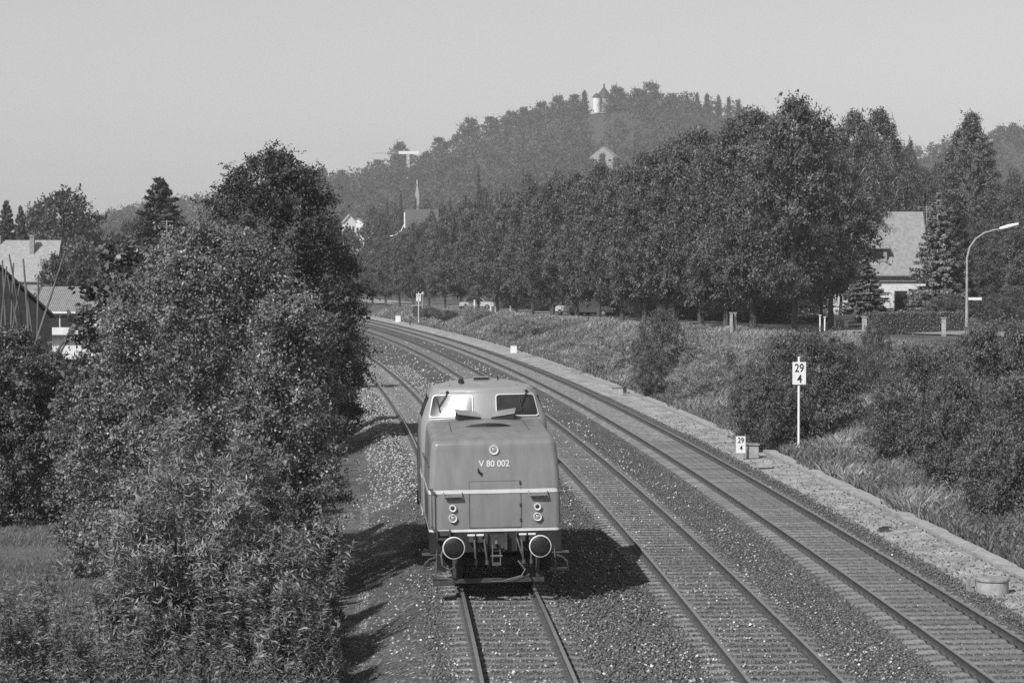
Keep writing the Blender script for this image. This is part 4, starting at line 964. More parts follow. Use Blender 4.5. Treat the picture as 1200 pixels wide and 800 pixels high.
b = MB(); b.box(-.17, .17, -.03, .03, .26, .86); bo = b.build('board', M['white'], o, bevel=.008); b = MB(); b.box(-.10, .10, -.035, .035, -.1, .27); b.build('post', M['concrete'], o, bevel=.01)
text('29', .27, M['ink'], bo, (0, -.034, .71), sx=.85, bold=.003); text('4', .25, M['ink'], bo, (.01, -.034, .44), sx=.9, bold=.003)
def cbox(xp, yb, d, w, dp, h, label, cat, name='concrete_box', m='concrete', lid=True, rz=.06, lidm='concrete2'):
    X = (xp - CX) / F * d; z = H - (yb - HY) / F * d; o = empty(name, (X, d, z), rz, label, cat)
    b = MB(); b.box(-w / 2, w / 2, -dp / 2, dp / 2, -.12, h, taper=.01); b.build('body', M[m], o, bevel=.015)
    if lid: b = MB(); b.box(-w / 2 - .03, w / 2 + .03, -dp / 2 - .03, dp / 2 + .03, h + .001, h + .05); b.build('lid', M[lidm], o, bevel=.012)
    return o
cbox(882, 532.5, 91, .40, .6, .33, 'light concrete box right beside the small 29 4 marker', 'concrete box')
cbox(896, 544, 86.5, .5, .35, .06, 'flat pale slab lying in the gravel below the small marker', 'slab', 'stone_slab', lid=False)
o = cbox(724, 462, 136, .56, .5, .34, 'pale concrete box with a dark flap beside the right track', 'concrete box'); b = MB(); b.box(.22, .46, -.2, .1, .1, .42); b.build('flap', M['darkm'], o, smooth=False)
cbox(602, 414, 199, .5, .4, .62, 'small white trackside box, middle one of three along the trough', 'cable box', 'cable_box', 'white')
cbox(622, 420, 188, .8, .5, .16, 'flat concrete cover just right of the small white trackside box', 'cover', 'concrete_cover')
cbox(466.5, 378, 305, .62, .5, .86, 'farthest white trackside box left of the distant sign', 'cable box', 'cable_box', 'white')
b = MB(); b.tube([(0, 0, -.2), (0, 0, .7)], .08, 8); b.lathe([(.1, .7), (.06, .76)], (0, 0, 0), 'z', 8); o = b.build('marker_post', M['darkm']); o.location = px(480.5, 383, 290); tag(o, 'short dark post at the path edge left of the distant sign', 'post')
b = MB(); b.box(-.12, .12, -.1, .1, -.02, .13); b.box(-.05, .2, -.06, .06, .13, .16); o = b.build('point_stop', M['darkm'], bevel=.01); o.location = px(1037, 620, 66); o.location.z = -.235; tag(o, 'small dark metal block on the ballast edge above the manhole', 'metal block')
# manhole: concrete ring with cover
p = px(1165, 690, 53.6); o = empty('manhole', (p.x, p.y, -.22), 0, 'round concrete manhole with a lid beside the gravel path', 'manhole')
b = MB(); b.lathe([(.335, -.2), (.335, .25), (.27, .255), (.27, .1)], (0, 0, 0), 'z', 40); b.build('ring', M['concrete'], o)
b = MB(); b.lathe([(.0, .262), (.34, .262), (.355, .275), (.355, .315), (.335, .335), (.1, .345), (0, .345)], (0, 0, 0), 'z', 40); b.build('lid', M['concrete2'], o)
b = MB(); b.box(-.5, -.36, -.05, .12, -.05, .24, rot=Matrix.Rotation(.3, 3, 'Z')); b.box(-.44, -.33, -.08, .02, .1, .3); o2 = b.build('stone_chunk', M['concrete2'], bevel=.02); o2.location = (p.x, p.y + .15, -.2); tag(o2, 'rough stone chunk leaning against the manhole', 'stone')

# street lamp with street name plate
p = px(1133, 376, 172); zg = float(ground_z(p.x, p.y)); k = 172 / F
o = empty('street_lamp', (p.x, p.y, zg), 0, 'curved street lamp with long tubular head at the right', 'street lamp')
pts = [(0, 0, 0)]; 
for (x, y) in ((1133, 340), (1133, 302), (1136, 290), (1143, 280), (1153, 273), (1165, 269.5), (1172, 268)): q = px(x, y, 172); pts.append((q.x - p.x, 0, q.z - zg))
b = MB(); b.tube(pts, [.12, .085, .07, .065, .06, .055, .05, .045], 12); b.build('pole', M['concrete'], o)
a, c = px(1171, 268, 172), px(1193, 262.5, 172); b = MB(); b.tube([(a.x - p.x, 0, a.z - zg), ((a.x + c.x) / 2 - p.x, 0, (a.z + c.z) / 2 - zg), (c.x - p.x, 0, c.z - zg)], [.10, .14, .09], 10); b.build('lamp_head', M['white'], o)
q = px(1143, 350, 172); b = MB(); b.box(.08, 1.0, -.02, .02, q.z - zg - .09, q.z - zg + .09); b.build('name_plate', M['white'], o, bevel=.004)

def post(xp, y0, y1, d, w, m, label, cap=True, name='gate_post', cat='post'):
    a = px(xp, y1, d); zt = H - (y0 - HY) / F * d; o = empty(name, (a.x, d, 0), 0, label, cat); zg = float(ground_z(a.x, d)) - .1
    b = MB(); b.box(-w / 2, w / 2, -w / 2, w / 2, min(zg, a.z), zt); b.build('shaft', M[m], o, bevel=.01)
    if cap: b = MB(); b.box(-w / 2 - .04, w / 2 + .04, -w / 2 - .04, w / 2 + .04, zt + .001, zt + .06); b.build('cap', M[m], o, bevel=.01)
post(1013, 372, 392, 147, .26, 'concrete', 'pale concrete gate post at the left end of the hedge')
post(1106, 373, 386, 148, .24, 'concrete', 'pale post standing before the hedge near the lamp')
post(857, 367, 386, 163, .18, 'concrete', 'left half of the white post pair behind the avenue trunk')
post(861.5, 367, 386, 163.3, .14, 'concrete', 'narrow right half of the white post pair behind the avenue trunk')
post(961, 370, 383, 158, .08, 'white', 'thin white post left of the white boat'); post(966.5, 372, 383, 158, .08, 'white', 'second thin white post nearest the white boat')
for i, (x, y0, y1) in enumerate([(556, 352, 364), (575, 356, 364), (581, 355, 364), (598, 359, 366)]): post(x, y0, y1, 275, .16, 'white', '%s white bollard from the left under the avenue' % ORD[i])
# cabinet beyond the bend
o = empty('trackside_cabinet', px(489, 366, 300), 0, 'dark cabinet with pale top behind the distant sign', 'cabinet')
b = MB(); b.box(-.5, .5, -.25, .25, -.5, .75); b.build('body', M['darkm'], o, bevel=.02); b = MB(); b.box(-.62, .62, -.3, .3, .76, .86); b.build('roof', M['concrete'], o, bevel=.01)
b = MB(); b.tube([(0, 0, -1.5), (0, 0, 2.6)], .05, 8); b.lathe([(.02, .0), (.24, .12), (.16, .4), (.02, .5)], (0, 0, 2.6), 'z', 8); o = b.build('lantern_post', M['concrete']); o.location = px(495.5, 372, 305); tag(o, 'thin lantern post just right of the distant sign', 'lantern')

# boat under the spruce
p = px(985, 374, 175); o = empty('rowing_boat', (p.x, p.y, float(ground_z(p.x, p.y)) + .3), R(-12), 'small white boat hull on trestles under the spruce', 'boat')
b = MB(); vs = []; nn = 9
for i in range(nn):
    u = -1 + 2 * i / (nn - 1); w_ = .5 * (1 - abs(u) ** 2.2) + .02; sh_ = .28 * u * u; 
    for k in range(7):
        a = math.pi * k / 6; vs.append((u * 1.05, -math.cos(a) * w_, .5 + sh_ - math.sin(a) * (.38 - .1 * u * u)))
b.add(vs, [(i * 7 + k, i * 7 + k + 1, i * 7 + k + 8, i * 7 + k + 7) for i in range(nn - 1) for k in range(6)], 0, True); b.build('hull', M['white'], o)
b = MB(); b.tube([(u / 4 * 1.05, -(.5 * (1 - abs(u / 4) ** 2.2) + .04), .5 + .28 * (u / 4) ** 2) for u in range(-4, 5)], .03, 6); b.tube([(u / 4 * 1.05, (.5 * (1 - abs(u / 4) ** 2.2) + .04), .5 + .28 * (u / 4) ** 2) for u in range(-4, 5)], .03, 6); b.build('gunwale', M['white'], o)
b = MB(); b.box(-.5, -.3, -.4, .4, -.4, .2); b.box(.3, .5, -.4, .4, -.4, .2); b.build('trestle', M['white'], o)

# parked cars
def car(X, Y, rz, m, label):
    z = float(ground_z(X, Y)) + .08; o = empty('parked_car', (X, Y, z), rz, label, 'car', 'cars parked under the avenue')
    prof = [(-2.05, .35), (-2.08, .62), (-1.95, .82), (-1.0, .92), (1.2, .95), (2.0, .88), (2.08, .6), (2.05, .35)]
    b = MB(); n = len(prof); vs = [(-.8, y, z_) for y, z_ in prof] + [(.8, y, z_) for y, z_ in prof]
    b.add(vs, [tuple(range(n)), tuple(range(2 * n - 1, n - 1, -1))] + [(i, (i + 1) % n, n + (i + 1) % n, n + i) for i in range(n)]); b.build('body', M[m], o, bevel=.05)
    b = MB(); tp = [(-.95, .93), (-.45, 1.38), (1.0, 1.4), (1.55, .95)]; vs = [(-.72, y, z_) if z_ < 1.2 else (-.6, y, z_) for y, z_ in tp] + [(.72, y, z_) if z_ < 1.2 else (.6, y, z_) for y, z_ in tp]
    b.add(vs, [(0, 1, 2, 3), (7, 6, 5, 4), (0, 1, 5, 4), (1, 2, 6, 5), (2, 3, 7, 6)]); b.build('window_band', M['carglass'], o, bevel=.02)
    b = MB(); b.box(-.6, .6, -.48, 1.03, 1.385, 1.43); 
    for s in (-1, 1):
        for (y0, z0, y1, z1) in ((-.97, .93, -.45, 1.39), (1.57, .94, 1.0, 1.4), (.3, .93, .3, 1.39)): b.tube([(s * .735, y0, z0), (s * .61, y1, z1)], .035, 5)
    b.build('roof', M[m], o)
    for s in (-1, 1):
        for y in (-1.25, 1.3):
            wb = MB(); wb.lathe([(.1, -.09), (.3, -.09), (.32, 0), (.3, .09), (.1, .09)], (s * .72, y, .31), 'x', 18); wo = wb.build('wheel', M['tyre'], o); wb = MB(); wb.lathe([(.0, s * .09), (.17, s * .098), (.05, s * .11)], (s * .72, y, .31), 'x', 14); wb.build('hubcap', M['chrome'], wo)
        hb = MB(); hb.lathe([(.09, 0), (.09, -.03), (.02, -.05)], (s * .6, -2.04, .66), 'y', 14); hb.build('headlight', M['lens'], o)
    b = MB(); b.box(-.82, .82, -2.16, -2.06, .38, .5); b.build('bumper', M['chrome'], o, bevel=.02)
car(px(673, 370, 246).x, 246, R(35), 'carwhite', 'white parked car seen between two avenue trunks')
car(px(694, 372, 240).x, 240, R(75), 'cardark', 'dark parked car right of the white one')
car(px(560, 366, 300).x, 300, R(80), 'carwhite', 'white car farthest left under the avenue trees')

# ------------------------------------------------------------------ houses
def house(name, X, Y, z, w, dp, hw, hr, rz, wallm, roofm, label, ridge='x', windows=(), chimneys=(), over=.25, cat='house'):
    o = empty(name, (X, Y, z), rz, label, cat)
    b = MB(); a, c = w / 2, dp / 2
    if ridge == 'x': gable = [((-a, -c), (-a, c), (-a, 0)), ((a, c), (a, -c), (a, 0))]
    else: gable = [((-a, -c), (a, -c), (0, -c)), ((a, c), (-a, c), (0, c))]
    b.box(-a, a, -c, c, -1, hw)
    for g in gable: 
        s = .0; b.add([(g[0][0], g[0][1], hw), (g[1][0], g[1][1], hw), (g[2][0], g[2][1], hw + hr)], [(0, 1, 2)])
    b.build('wall', M[wallm], o, smooth=False)
    b = MB(); t = .12
    if ridge == 'x':
        L_, sl = a + over, over * hr / c
        for s in (-1, 1): b.add([(-L_, s * (c + over), hw - sl + .02), (L_, s * (c + over), hw - sl + .02), (L_, 0, hw + hr + .02), (-L_, 0, hw + hr + .02), (-L_, s * (c + over), hw - sl + t), (L_, s * (c + over), hw - sl + t), (L_, 0, hw + hr + t + .02), (-L_, 0, hw + hr + t + .02)],
                                [(0, 1, 2, 3), (4, 5, 6, 7), (0, 1, 5, 4), (1, 2, 6, 5), (3, 0, 4, 7)])
    else:
        L_, sl = c + over, over * hr / a
        for s in (-1, 1): b.add([(s * (a + over), -L_, hw - sl + .02), (s * (a + over), L_, hw - sl + .02), (0, L_, hw + hr + .02), (0, -L_, hw + hr + .02), (s * (a + over), -L_, hw - sl + t), (s * (a + over), L_, hw - sl + t), (0, L_, hw + hr + t + .02), (0, -L_, hw + hr + t + .02)],
                                [(0, 1, 2, 3), (4, 5, 6, 7), (0, 1, 5, 4), (1, 2, 6, 5), (3, 0, 4, 7)])
    ro = b.build('roof', M[roofm], o, smooth=False)
    for (cx, cy, cz, cw, ch) in chimneys:
        b = MB(); b.box(cx - cw / 2, cx + cw / 2, cy - .3, cy + .3, cz, cz + ch); b.box(cx - cw / 2 - .05, cx + cw / 2 + .05, cy - .35, cy + .35, cz + ch - .12, cz + ch + .03); b.build('chimney', M['concrete2'], ro, smooth=False)
    for (wx, wz, ww, wh) in windows:
        b = MB(); b.box(wx - ww / 2 - .08, wx + ww / 2 + .08, -c - .04, -c + .02, wz - .08, wz + wh + .08); wo = b.build('window', M['wall'] if wallm != 'wall' else M['greywall'], o, smooth=False)
        b = MB(); b.box(wx - ww / 2, wx + ww / 2, -c - .06, -c - .03, wz, wz + wh); b.build('pane', M['carglass'], wo, smooth=False)
    return o
# dormer house on the right
d = 226; a = px(958, 318, d); b_ = px(1085, 318, d); w_ = b_.x - a.x; zg = float(ground_z((a.x + b_.x) / 2, d)); ez = a.z
hs = house('dormer_house', (a.x + b_.x) / 2, d + 4.0, zg, w_, 8.0, ez - zg, px(0, 250, d + 4).z - ez, 0, 'wall', 'tiles', 'white house with steep tiled roof and a dormer, behind the spruces at right',
           windows=((.2, .9, 1.0, 1.2), (-1.5, .9, 1.0, 1.2)), over=.35)
b = MB(); b.box(1.7 + .3, 2.8 + .3, -4.05, -3.97, 0, 2.1); b.build('door', M['darkwood'], hs, smooth=False)
b = MB(); b.box(-w_ / 2 - .35, w_ / 2 + .35, -4.52, -4.4, ez - zg - .52, ez - zg - .4); b.build('gutter', M['darkm'], hs, smooth=False)
dm = px(1028, 305, d + 1.2); q0 = dm.x - hs.location.x; zz = dm.z - zg
b = MB(); b.box(q0 - .75, q0 + .75, -3.5, -1.2, zz - .1, zz + 1.05); do = b.build('dormer', M['greywall'], hs, smooth=False)
b = MB(); b.add([(q0 - .95, -3.75, zz + 1.0), (q0 + .95, -3.75, zz + 1.0), (q0 + .95, -.2, zz + 2.35), (q0 - .95, -.2, zz + 2.35), (q0 - .95, -3.75, zz + 1.12), (q0 + .95, -3.75, zz + 1.12), (q0 + .95, -.2, zz + 2.47), (q0 - .95, -.2, zz + 2.47)], [(0, 1, 2, 3), (4, 5, 6, 7), (0, 1, 5, 4), (1, 2, 6, 5), (3, 0, 4, 7)]); b.build('dormer_roof', M['tiles'], do, smooth=False)
b = MB(); b.box(q0 - .38, q0 + .4, -3.54, -3.505, zz + .18, zz + .85); b.build('pane', M['ink'], do, smooth=False)
def antenna(xp, y0, y1, d, label, bars, parent=None):
    p = px(xp, y1, d); zt = px(xp, y0, d).z; b = MB(); b.tube([(0, 0, 0), (0, 0, zt - p.z)], .035, 6)
    for z, L_ in bars: b.tube([(-L_, 0, zt - p.z - z), (L_, 0, zt - p.z - z)], .022, 5)
    o = b.build('antenna', M['concrete']); 
    if parent is not None: o.parent = parent; o.location = p - Vector(parent.location)
    else: o.location = p; tag(o, label, 'antenna')
antenna(1085.5, 241, 268, 230, '', ((.15, .9), (.6, .55), (.35, .4)), hs)
# left group
p = px(20, 328, 262); zg = 0.
house('brick_house', px(10, 300, 268).x, 268, 0, 10.6, 8, px(0, 328, 264).z, px(0, 283, 268).z - px(0, 328, 264).z, 0, 'greywall', 'tiles2', 'house with broad pale tiled roof and chimney at the left edge', chimneys=((2.75, -1.2, 7.6, .45, 2.1), (-1.5, -.2, 8.9, 1.6, .75)))
# low shed with corrugated roof
d = 182; a = px(44, 366, d); c = px(112, 366, d); w_ = 5.2; X0 = (a.x + c.x) / 2 + .3
sh_ = empty('corrugated_shed', (X0, d, 0), 0, 'low white shed with a corrugated roof behind the left bushes', 'shed')
b = MB(); b.box(-w_ / 2, w_ / 2, 0, 4.2, -.8, a.z - .15); b.build('wall', M['wall'], sh_, smooth=False)
zr = px(0, 337, d + 4).z; b = MB(); L_ = w_ / 2 + .2
b.add([(-L_, -.25, a.z - .02), (L_, -.25, a.z - .02), (L_, 4.4, zr), (-L_, 4.4, zr), (-L_, -.25, a.z + .06), (L_, -.25, a.z + .06), (L_, 4.4, zr + .08), (-L_, 4.4, zr + .08)], [(0, 1, 2, 3), (4, 5, 6, 7), (0, 1, 5, 4), (1, 2, 6, 5), (2, 3, 7, 6), (3, 0, 4, 7)]); b.build('roof', M['corr'], sh_, smooth=False)
b = MB(); b.box(-L_, L_, -.34, -.26, a.z - .06, a.z + .06); b.build('gutter', M['white'], sh_, smooth=False)
for k in range(3):
    b = MB(); x0 = -1.9 + k * 1.15; b.box(x0, x0 + 1.05, -.03, -.001, px(0, 383, d).z, px(0, 369, d).z); b.build('window', M['carglass'], sh_, smooth=False)
b = MB(); b.box(-w_ / 2, w_ / 2, -.55, .0, px(0, 393, d).z - .1, px(0, 393, d).z + .05); b.build('ledge', M['darkm'], sh_, smooth=False)
# dark barn gable at the left edge, its shade put into the near-black colour
d = 125; o = empty('dark_barn', (px(-70, 0, d).x, d, 0), R(15), 'dark boarded barn gable with shade in its colour, sloping down at the left edge', 'barn')
pk = px(-70, 248, d); lo_ = px(64, 374, d); hw_ = lo_.x - pk.x
b = MB(); b.box(-hw_ + .2, hw_ - .2, 0, 8, -1, lo_.z); b.add([(-hw_ + .2, 0, lo_.z), (hw_ - .2, 0, lo_.z), (0, 0, pk.z - .2), (-hw_ + .2, 8, lo_.z), (hw_ - .2, 8, lo_.z), (0, 8, pk.z - .2)], [(0, 1, 2), (5, 4, 3)]); b.build('wall', M['darkwood'], o, smooth=False)
b = MB()
for s in (-1, 1): b.add([(s * hw_, -.3, lo_.z), (s * hw_, 8.3, lo_.z), (0, 8.3, pk.z), (0, -.3, pk.z), (s * hw_, -.3, lo_.z + .12), (s * hw_, 8.3, lo_.z + .12), (0, 8.3, pk.z + .12), (0, -.3, pk.z + .12)], [(0, 1, 2, 3), (4, 5, 6, 7), (0, 1, 5, 4), (1, 2, 6, 5), (3, 0, 4, 7)])
b.build('roof', M['darkwood'], o, smooth=False)
# bean poles and leaning sticks
def stick(x0, y0, x1, y1, d, r, label, group=None, name='bean_pole', dd=0):
    a = px(x0, y0, d); c = px(x1, y1, d + dd); g = float(ground_z(a.x, d)); dirv = (c - a); L2 = (a.z - g) / max(dirv.z, .1); base = a - dirv * min(L2, 2.0)
    b = MB(); b.tube([Vector((0, 0, 0)), (c - base) * .5 + Vector((.03, 0, 0)), c - base], [r, r * .85, r * .6], 7); o = b.build(name, M['wood']); o.location = base; tag(o, label, 'pole', group)
for i, (x0, x1, y1) in enumerate([(0, 8, 312), (6, 3, 305), (20, 9, 322), (26, 11, 298), (14, 24, 330), (36, 30, 330), (12, 16, 308), (43, 45, 322)]):
    stick(x0, 385, x1, y1, 84 + i * .3, .045, 'rough bean pole in the bundle, %s from the left at its tip' % ORD[sorted([8, 3, 9, 11, 24, 30, 16, 45]).index(x1)], 'bundle of bean poles by the barn')
stick(48, 380, 77, 294, 80, .05, 'longest leaning pole, slanting up to the right before the shed roof'); stick(66, 412, 95, 366, 79, .055, 'lower leaning pole before the white shed wall, left one', 'leaning pole pair')
stick(70, 412, 99, 366, 79.5, .05, 'lower leaning pole before the white shed wall, right one', 'leaning pole pair'); stick(30, 345, 27.5, 303, 88, .05, 'short upright stake before the pale tiled roof')
# small gable among the trees
d = 185; g = px(185, 278, d); o = house('gable_cottage', g.x, d + 3, .0, 6.4, 6, g.z - 4.4, 4.1, R(6), 'greywall', 'concrete', 'cottage gable with pale bargeboards just above the thicket', 'y')
antenna(196, 258, 300, 184, 'roof antenna mast standing beside the small cottage gable', ((.1, .45), (.45, .3), (1.0, .35), (1.3, .3)))
# town houses beyond
def far_house(x0, x1, ridge_y, eave_y, d, label, wallm='greywall', roofm='tiles', ridge='x', rz=0, name='town_house', zb=None, wins=True):
    a = px(x0, eave_y, d); c = px(x1, ridge_y, d); w2 = c.x - a.x; zb = zb if zb is not None else a.z - 6
    ws = tuple((w2 * f, (a.z - zb) - 2.2, w2 * .13, 1.2) for f in (-.28, 0, .28)) if wins else ()
    return house(name, (a.x + c.x) / 2, d + w2 * .35, zb, w2, w2 * .7, a.z - zb, c.z - a.z, rz, wallm, roofm, label, ridge, windows=ws)
far_house(402, 416, 252, 260, 560, 'white gabled house in the town, left of the pair beyond the trees', ridge='y', roofm='tiles2', rz=R(15), wallm='wall'); far_house(412, 428, 256, 262, 580, 'white house at right of the pair beyond the trees', ridge='y', roofm='tiles2', rz=R(-10), wallm='wall')
far_house(475, 512, 246, 266, 470, 'house with large grey roof and white bargeboard in mid distance', roofm='greyroof', rz=R(4), wins=False)
q = px(462, 274, 468); b = MB(); b.tube([px(474, 263, 468) - q, px(470, 271, 468) - q, px(463, 276, 468) - q, px(457, 277, 468) - q], .10, 6); b.tube([px(474.3, 249, 468) - q, px(474.6, 267, 468) - q], .15, 6); o = b.build('curved_wall', M['white']); o.location = q; tag(o, 'white curved wall edge left of the large grey roof', 'wall')
far_house(693, 724, 172, 184, 1150, 'hillside villa with pale gables above the avenue trees', ridge='y', roofm='tiles2', rz=R(-14), zb=px(0, 196, 1150).z)
far_house(1120, 1128, 218, 222, 600, 'small white house far off between poplar and right hill', ridge='y', zb=px(0, 232, 600).z, wins=False)
# church spire
q = px(489, 250, 800); o = empty('church_tower', (q.x, 800, q.z), 0, 'slim pale church spire left of centre on the wooded slope', 'church tower')
b = MB(); b.box(-.7, .7, -.7, .7, -8, 5.0); b.build('tower', M['greywall'], o); b = MB(); b.add([(-.75, -.75, 5.0), (.75, -.75, 5.0), (.75, .75, 5.0), (-.75, .75, 5.0), (0, 0, px(0, 214, 800).z - q.z)], [(0, 1, 4), (1, 2, 4), (2, 3, 4), (3, 0, 4), (3, 2, 1, 0)]); b.build('spire', M['greywall'], o)
b = MB(); b.tube([(0, 0, px(0, 216, 800).z - q.z), (0, 0, px(0, 211, 800).z - q.z)], .15, 5); b.build('finial', M['wall'], o)
# crane
q = px(478.5, 200, 1400); o = empty('tower_crane', (q.x, 1400, q.z), 0, 'white construction crane standing out on the left end of the hill', 'crane')
b = MB(); zt = px(0, 180, 1400).z - q.z
for s in (-1, 1):
    for t_ in (-1, 1): b.tube([(s * .5, t_ * .5, -12), (s * .5, t_ * .5, zt)], .22, 5)
for k in range(9): z = -11 + k * 2.1; b.tube([(-.5, -.5, z), (.5, -.5, z + 1.6)], .1, 4); b.tube([(.5, -.5, z), (-.5, -.5, z + 1.6)], .1, 4)
b.build('mast', M['white'], o)
b = MB(); xl = px(436, 0, 1400).x - q.x; xr = px(491, 0, 1400).x - q.x
for z in (zt, zt + .9): b.tube([(xl, 0, z if z == zt else zt + .1), (xr, 0, z)], .13 if z == zt else .08, 5)
for k in range(18): x = xl + (xr - xl) * k / 18; b.tube([(x, 0, zt), (x + 1., 0, zt + .2 + .7 * k / 18)], .07, 4)
b.build('jib', M['concrete'], o)
b = MB(); b.box(xr - 11, xr, -.5, .5, zt - .5, zt + 1.2); b.build('counterweight', M['white'], o, smooth=False)

# ------------------------------------------------------------------ hill and far woods
CR = [(-500, 285), (-100, 275), (60, 268), (110, 268), (150, 255), (200, 246), (250, 243), (300, 232), (365, 216), (400, 216), (440, 206), (470, 190), (500, 193), (540, 166), (600, 146), (650, 134), (700, 128), (760, 122), (800, 125), (860, 134), (900, 152),
      (980, 176), (1060, 184), (1120, 176), (1180, 160), (1260, 158), (1500, 190), (1900, 250)]
DC = 1500.
def crest(X): return np.interp(X / DC * F + CX, [c[0] for c in CR], [H - (c[1] - HY) / F * DC for c in CR])
def hill_z(X, Y):
    X = np.asarray(X, float); Y = np.asarray(Y, float); c = crest(X * DC / np.maximum(Y, 900) * .5 + X * .5)
    t = np.clip((Y - 820) / (DC - 820), 0, 1); z = c * (t ** 1.15)
    z = np.where(Y > DC, c * np.clip(1 - (Y - DC) / 700, 0, 1), z)
    return z + 2.2 * np.sin(X / 31) * np.sin(Y / 43) * (t > .05) - 1.5
xs = np.linspace(-900, 900, 110); ys = np.linspace(815, 2250, 90); XX, YY = np.meshgrid(xs, ys); ZZ = hill_z(XX, YY); n = len(xs)
V = np.stack([XX, YY, ZZ], -1).reshape(-1, 3); Q = [(j * n + i, j * n + i + 1, (j + 1) * n + i + 1, (j + 1) * n + i) for j in range(len(ys) - 1) for i in range(n - 1)]
o = link('hill', np_mesh('hill', V, Q, smooth=True), None, M['soil']); o['kind'] = 'structure'
# far wood: many crowns in one object
def crowns(pos, hs, rs, per, leaf, shs):
    P = []; Nn = []; S_ = []
    for (X, Y, Z), h_, r_, q_ in zip(pos, hs, rs, shs):
        k = 7; t = rng.uniform(.15, 1, k); a = rng.uniform(0, 6.28, k); e = r_ * np.sqrt(np.clip(1 - ((t - .45) / .62) ** 2, 0.02, 1)) * rng.uniform(.2, .75, k)
        C = np.stack([X + e * np.cos(a), Y + e * np.sin(a), Z + h_ * (.3 + .55 * t)], 1)
        p_, n_, s_ = clump_leaves(C, r_ * .42 * rng.uniform(.7, 1.2, k), per, .4, per=3); P.append(p_); Nn.append(n_); S_.append(s_ * q_)
    return np.concatenate(P), np.concatenate(Nn), np.concatenate(S_)
N_ = 5600; Y = rng.uniform(900, 1535, N_) ; X = (rng.uniform(60, 1260, N_) - CX) / F * Y; Z = hill_z(X, Y); ypx = HY - (Z + 8 - H) * F / Y; xpx_ = X / Y * F + CX
ok = (ypx < 268) & ~((xpx_ > 600) & (xpx_ < 1000) & (ypx > 215)) & ~((np.abs(xpx_ - 700) < 9) & (Y > 1300)) & ~((np.abs(xpx_ - 709) < 13) & (Y < 1150) & (Y > 1040) )
X, Y, Z = X[ok], Y[ok], Z[ok]
P, Nn, shd = crowns(np.stack([X, Y, Z], 1), rng.uniform(7.5, 12, len(X)), rng.uniform(3.0, 5.0, len(X)), 140, 1.2, rng.uniform(.65, 1.35, len(X)))
o = link('hill_wood', leaf_mesh('hill_wood', P, Nn, .85, .7, shd), None, M['farwood']); tag(o, 'hazy wood covering the slopes of the far hill', 'wood', kind='stuff')
# skyline trees one can tell apart
ft = [make_tree('skyline_tree', 12, 5, -2.5, 50, 4200, .75, 'farwood', 'bush', .7, .3, 1, 4, 'bark', .3), make_tree('skyline_tree', 11, 3.6, -2, 40, 3000, .7, 'farwood', 'bush', .7, .25, 2, 4, 'bark', .32),
      make_tree('skyline_tree', 14, 3.0, -2, 44, 3000, .7, 'farwood', 'cone', .7, .25, 3, 4, 'bark', .3)]
FH = (12, 11, 14); FR = (5, 3.6, 3.0)
skyl = [(470, 168, 11, 0), (381, 198, 8, 2), (402, 200, 8, 1), (445, 188, 8, 1), (500, 180, 9, 1), (516, 162, 9, 1), (550, 140, 11, 0), (575, 138, 9, 1), (598, 132, 10, 0), (614, 127, 8, 1), (636, 121, 9, 0), (655, 114, 9, 0), (672, 112, 8, 1), (684, 109, 7, 2),
        (719, 103, 8, 0), (726, 104, 7, 1), (745, 106, 11, 0), (760, 99, 13, 0), (785, 111, 8, 1), (803, 113, 5, 2), (815, 111, 5, 2), (827, 112, 6, 2), (840, 114, 5, 2), (852, 116, 5, 2), (863, 119, 6, 2), (1168, 150, 9, 0), (1186, 149, 9, 0)]
for i, (x, y, r, k) in enumerate(skyl):
    X = (x - CX) / F * DC; z = float(hill_z(X, DC)) - 3; zt = H - (y - HY) / F * DC; first = ft[k].name not in USED; USED.add(ft[k].name)
    c = ft[k] if first else copy_tree(ft[k]); hh = max(zt - z, 5); c.location = (X, DC - 8, z); c.scale = (r / F * DC / FR[k],) * 2 + (hh / FH[k],); c.rotation_euler = (0, 0, rnd.random() * 6)
    tag(c, 'hazy tree on the hill skyline, %s from the left' % ORD[i], 'tree', 'trees on the hill skyline')
for x, y, r, lb in ((706, 180, 6, 'tree standing in front of the hillside villa'), (722, 184, 6, 'tree at the right corner of the hillside villa'), (693, 186, 5, 'tree at the left corner of the hillside villa')):
    c = copy_tree(ft[1]); d = 1120; X = (x - CX) / F * d; z = float(hill_z(X, d)) - 2; zt = H - (y - HY) / F * d; c.location = (X, d, z); c.scale = (r / F * d / 3.6,) * 2 + (max(zt - z, 4) / 11,); tag(c, lb, 'tree'); del c['group']
